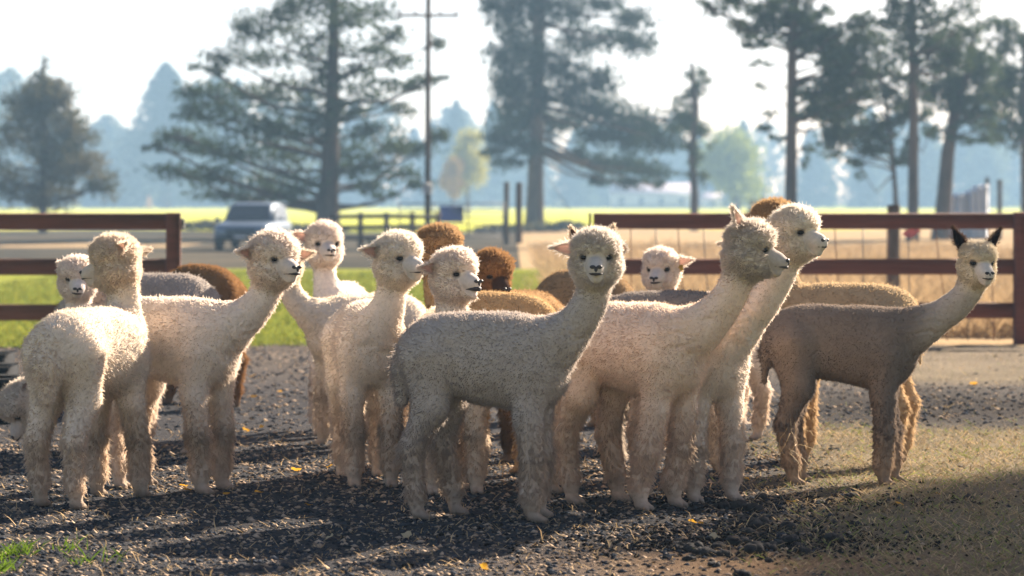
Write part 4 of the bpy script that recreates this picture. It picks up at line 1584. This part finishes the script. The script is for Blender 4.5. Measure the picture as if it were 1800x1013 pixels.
p = np.concatenate([ground_pts(62000, 9.5, 18, power=1.1), ground_pts(20000, 18, 30.4)])
k = straw_mask(p[:, 0], p[:, 1])
bz = np.exp(-(((p[:, 0] - 1.2) / .8) ** 2 + ((p[:, 1] - 12.1) / .6) ** 2))
p = p[rng.random(len(p)) > np.maximum(.93 * k, .9 * bz)]
sz = (.0050 + .0150 * rng.random(len(p)) ** 2.0) * (1 + .035 * np.maximum(0, p[:, 1] - 14))
c = np.array([.036, .040, .048]) * (.5 + 1.0 * rng.random((len(p), 1)))
c = np.where(rng.random((len(p), 1)) < .32, np.array([.30, .225, .16]) * (.5 + rng.random((len(p), 1))), c)
M['stone'] = mat_col("cinder_stone", trans=0.0)
stones("cinder_gravel", p, sz, c, M['stone'], "dark cinder gravel covering the yard")

# straw and dead grass lying about
p = np.concatenate([ground_pts(46000, 9.5, 19, power=1.1), ground_pts(9000, 19, 30)])
k = straw_mask(p[:, 0], p[:, 1])
p = p[rng.random(len(p)) < .20 + .80 * k]
k = straw_mask(p[:, 0], p[:, 1])
n = len(p)
g = np.random.default_rng(5)
a = g.random(n) * 6.283
L = (.020 + .075 * g.random(n) ** 2) * (1 + .03 * (p[:, 1] - 13))
d = np.stack([np.cos(a), np.sin(a), g.normal(.12, .30, n)], 1)
d[:, 2] = np.abs(d[:, 2])
sd2 = np.stack([-np.sin(a), np.cos(a), np.zeros(n)], 1) * (.0014 + .0014 * g.random((n, 1)))
o0 = p + np.array([0, 0, .006])
mid = o0 + d * (L * .5)[:, None] + np.array([0, 0, 1]) * (g.normal(.004, .004, n))[:, None]
end = o0 + d * L[:, None] + sd2 * g.normal(0, 6, (n, 1))
V = np.stack([o0 - sd2, o0 + sd2, mid + sd2, mid - sd2, end], 1).reshape(-1, 3)
i = np.arange(n)[:, None] * 5
F4, F3 = i + np.array([0, 1, 2, 3]), i + np.array([3, 2, 4])
c = np.array([.52, .37, .20]) * (.40 + .8 * g.random((n, 1)))
c = np.where((g.random((n, 1)) < .25) & (k[:, None] > .4), np.array([.20, .22, .07]) * (.6 + .7 * g.random((n, 1))), c)
stuff(mesh_np("straw_litter", V, [F4, F3], M['litter'], None, False, np.repeat(c, 5, 0)), "straw and dead grass strewn over the yard")

# short dry turf at the right
p = ground_pts(90000, 9.5, 22, power=1.1)
p = p[rng.random(len(p)) < straw_mask(p[:, 0], p[:, 1]) * (.35 + .65 * n2(p[:, 0], p[:, 1], 2.5, 61)) * (1 - .8 * dung_mask(p[:, 0], p[:, 1]))]
c = np.array([.38, .29, .16]) * (.5 + .7 * rng.random((len(p), 1)))
c = np.where(rng.random((len(p), 1)) < .35 * n2(p[:, 0], p[:, 1], 1.2, 62)[:, None] * 1.6, np.array([.24, .27, .07]) * (.6 + .7 * rng.random((len(p), 1))), c)
blades("dry_turf", p, .012 + .030 * rng.random(len(p)), .0022, c, 1.6, M['leaf'], "short dry yellow turf at the right of the yard")

# small dung pellets
p = []
for cx, cy_, sx, sy_, n in ((1.05, 12.75, .50, .28, 1000), (.95, 13.25, .6, .45, 700), (1.3, 14.5, .75, .35, 800), (3.3, 21.2, 1.1, 1.2, 500)):
    q = np.stack([rng.normal(cx, sx, n), rng.normal(cy_, sy_, n)], 1)
    p.append(np.column_stack([q, yard_z(q[:, 0], q[:, 1]) + .004]))
p = np.concatenate(p)
stones("dung_pellets", p, .006 + .010 * rng.random(len(p)) ** 2, np.array([.016, .013, .012]) * (.6 + .8 * rng.random((len(p), 1))), M['stone'], "small black dung pellets scattered by the front alpacas", flat=.8)

# clods of dung one can count
M['dung'] = mat_noise("dung", (.010, .008, .007), (.035, .028, .024), scale=60, rough=.85, bump=.6, bdist=.006)


def clod_mesh(seed, lumps):
    g = random.Random(seed)
    m = MB()
    for k in range(lumps):
        a = g.random() * 6.28
        r = g.random() * .75
        s_ = g.uniform(.32, .55)
        m.ell((math.cos(a) * r, math.sin(a) * r * .8, s_ * .6 + g.random() * .35 * (1 - r)), (s_, s_ * g.uniform(.8, 1), s_ * g.uniform(.7, .95)), 7, 5)
    V = np.concatenate(m.V)
    V += (vnoise(V * 4, seed)[:, None] - .5) * .25
    m.V = [V]
    o = m.build("dung_clod", M['dung'], None, False)
    return o


clods = [(1460, 952, .055, 9), (1382, 930, .05, 9), (1340, 926, .07, 10), (1315, 938, .04, 6), (1265, 965, .045, 7), (1290, 958, .06, 9), (1310, 958, .045, 7), (1225, 972, .06, 9), (1240, 978, .05, 8), (1330, 972, .07, 10), (1345, 968, .05, 8), (1270, 977, .04, 6), (1370, 962, .05, 8),
         (1392, 955, .05, 8), (1400, 962, .04, 6), (1252, 996, .035, 6), (1305, 1010, .04, 6), (1350, 988, .03, 5), (1410, 975, .045, 7), (1438, 972, .035, 6), (1280, 940, .03, 5), (1195, 963, .045, 8), (1188, 968, .035, 6), (1210, 985, .03, 5),
         (1342, 873, .045, 7), (1440, 882, .03, 5), (1495, 872, .04, 6), (1702, 880, .045, 7), (1300, 892, .06, 9), (1275, 888, .05, 8), (1320, 895, .06, 9), (1440, 925, .035, 6), (1500, 926, .04, 7), (720, 993, .035, 6), (1180, 880, .05, 8), (1170, 892, .04, 7)]
protos = [clod_mesh(400 + k, 6 + k) for k in range(5)]
for k, (px, py, r, nl) in enumerate(clods):
    if k < 5:
        o = protos[k]
    else:
        o = protos[k % 5].copy()
        C.objects.link(o)
    Y = dist(py + 4)
    x = at(px, HOR, Y).x
    o.location = (x, Y, float(yard_z(np.array([x]), np.array([Y]))[0]) - .004)
    o.scale = (r, r, r * .85)
    o.rotation_euler = (0, 0, random.uniform(0, 6.28))
    if k == 0:
        tag(o, "largest round black dung clod, alone by the shade at lower right", "dung clod", "dung clods")
    elif k == 27:
        tag(o, "black dung clod alone on the dry grass at the far right", "dung clod", "dung clods")
    elif k == 33:
        tag(o, "small black clod alone on the gravel in front of the large grey alpaca", "dung clod", "dung clods")
    else:
        tag(o, "black lumpy dung clod lying among others near the profile alpaca's feet", "dung clod", "dung clods")

# fallen yellow leaves
M['yleaf'] = mat_col("yellow_leaf", trans=.4)
lv = [(330, 865, .06), (322, 858, .05), (520, 831, .05), (580, 823, .05), (598, 822, .045), (455, 870, .045), (398, 871, .04), (132, 886, .04), (542, 890, .045), (1218, 919, .055), (1392, 884, .05), (1580, 889, .045), (1648, 874, .035), (1312, 846, .05), (850, 999, .05), (460, 752, .05), (432, 757, .05), (447, 700, .05), (1420, 745, .06), (1712, 676, .08),
      (36, 752, .05), (20, 716, .06), (30, 700, .07), (45, 672, .07), (52, 668, .07), (700, 820, .04), (330, 640, .08), (445, 660, .07), (492, 690, .06), (1232, 920, .035)]
pale = [(716, 945, .055), (1255, 949, .05), (580, 948, .045)]
for k, (px, py, r) in enumerate(lv + pale):
    g = random.Random(900 + k)
    if k % 6 == 0 or k >= len(lv):
        V, n_ = [(0, 0, .15)], 9
        for q in range(n_):
            a = q * 6.283 / n_
            rr = (.75 + .35 * g.random()) * (1.15 if q % 2 else .85)
            V.append((math.cos(a) * rr, math.sin(a) * rr * .8, .12 + .45 * g.random() * (1 if q % 3 else .2)))
        F = [(0, q + 1, (q + 1) % n_ + 1) for q in range(n_)]
        V += [(0, 0, .15), (-1.3, .1, .3), (-1.3, .16, .3)]
        F.append((n_ + 1, n_ + 2, n_ + 3))
        cc = np.array([.62, .33, .035]) if k < len(lv) else np.array([.55, .45, .28])
        o = mesh_np("fallen_leaf", V, np.array(F), M['yleaf'], None, True, np.tile(cc, (len(V), 1)))
        me0 = o.data
    else:
        o = bpy.data.objects.new("fallen_leaf", me0)
        C.objects.link(o)
    Y = dist(py + 2)
    x = at(px, HOR, Y).x
    o.location = (x, Y, float(yard_z(np.array([x]), np.array([Y]))[0]) + .006)
    o.scale = (r * .6, r * .6, r * .6)
    o.rotation_euler = (g.uniform(-.5, .5), g.uniform(-.5, .5), g.uniform(0, 6.28))
    if k >= len(lv):
        tag(o, ("pale curled leaf on the shaded gravel before the large grey alpaca", "pale oval leaf among the dung clods at lower right", "pale curled leaf at lower middle left on shaded gravel")[k - len(lv)], "leaf", "fallen leaves")
    else:
        tag(o, "small yellow autumn leaf fallen on the yard", "leaf", "fallen leaves")

# weeds at the lower left
p = []
for cx, cy_, n in ((-2.16, 12.45, 90), (-2.22, 12.3, 70), (-2.16, 11.85, 80), (-1.85, 12.2, 25), (-1.95, 12.6, 25), (-1.72, 12.25, 12)):
    q = rng.normal([cx, cy_], [.035, .06], (n, 2))
    p.append(np.column_stack([q, yard_z(q[:, 0], q[:, 1])]))
p = np.concatenate(p)
blades("green_weeds", p, .02 + .05 * rng.random(len(p)), .003, np.array([.15, .24, .02]) * (.6 + .7 * rng.random((len(p), 1))), 1.0, M['leaf'], "sprigs of green grass in the gravel at lower left")

# ear tag, straw caught on a leg
et = MB()
et.box(-.018, .018, -.003, .003, -.022, .022, .003)
M['tagy'] = mat_plain("yellow_tag", (.62, .42, .03), rough=.5)
eto = et.build("ear_tag", M['tagy'])
eto.location = at(1196, 472, dist(776) - .30 - .02)
tag(eto, "yellow plastic tag in the ear of the alpaca framed by fence rails", "ear tag")
m = MB()
g = random.Random(8)
by = dist(852)
for k in range(9):
    c0 = at(1396 + g.uniform(-16, 22), g.uniform(735, 800), by - .16 + g.uniform(-.03, .03))
    pts = [c0]
    d = Vector((g.uniform(-.5, .5), g.uniform(-.4, .1), g.uniform(-1, .2)))
    for q in range(5):
        d += Vector((g.uniform(-.5, .5), g.uniform(-.3, .3), g.uniform(-.5, .3)))
        pts.append(pts[-1] + d.normalized() * .035)
    m.tube(pts, .0013, 4)
stw = m.build("straw_tangle", mat_plain("straw", (.5, .36, .18), rough=.7))
tag(stw, "tangle of dry straw caught on the grey brown alpaca's hind leg", "straw")
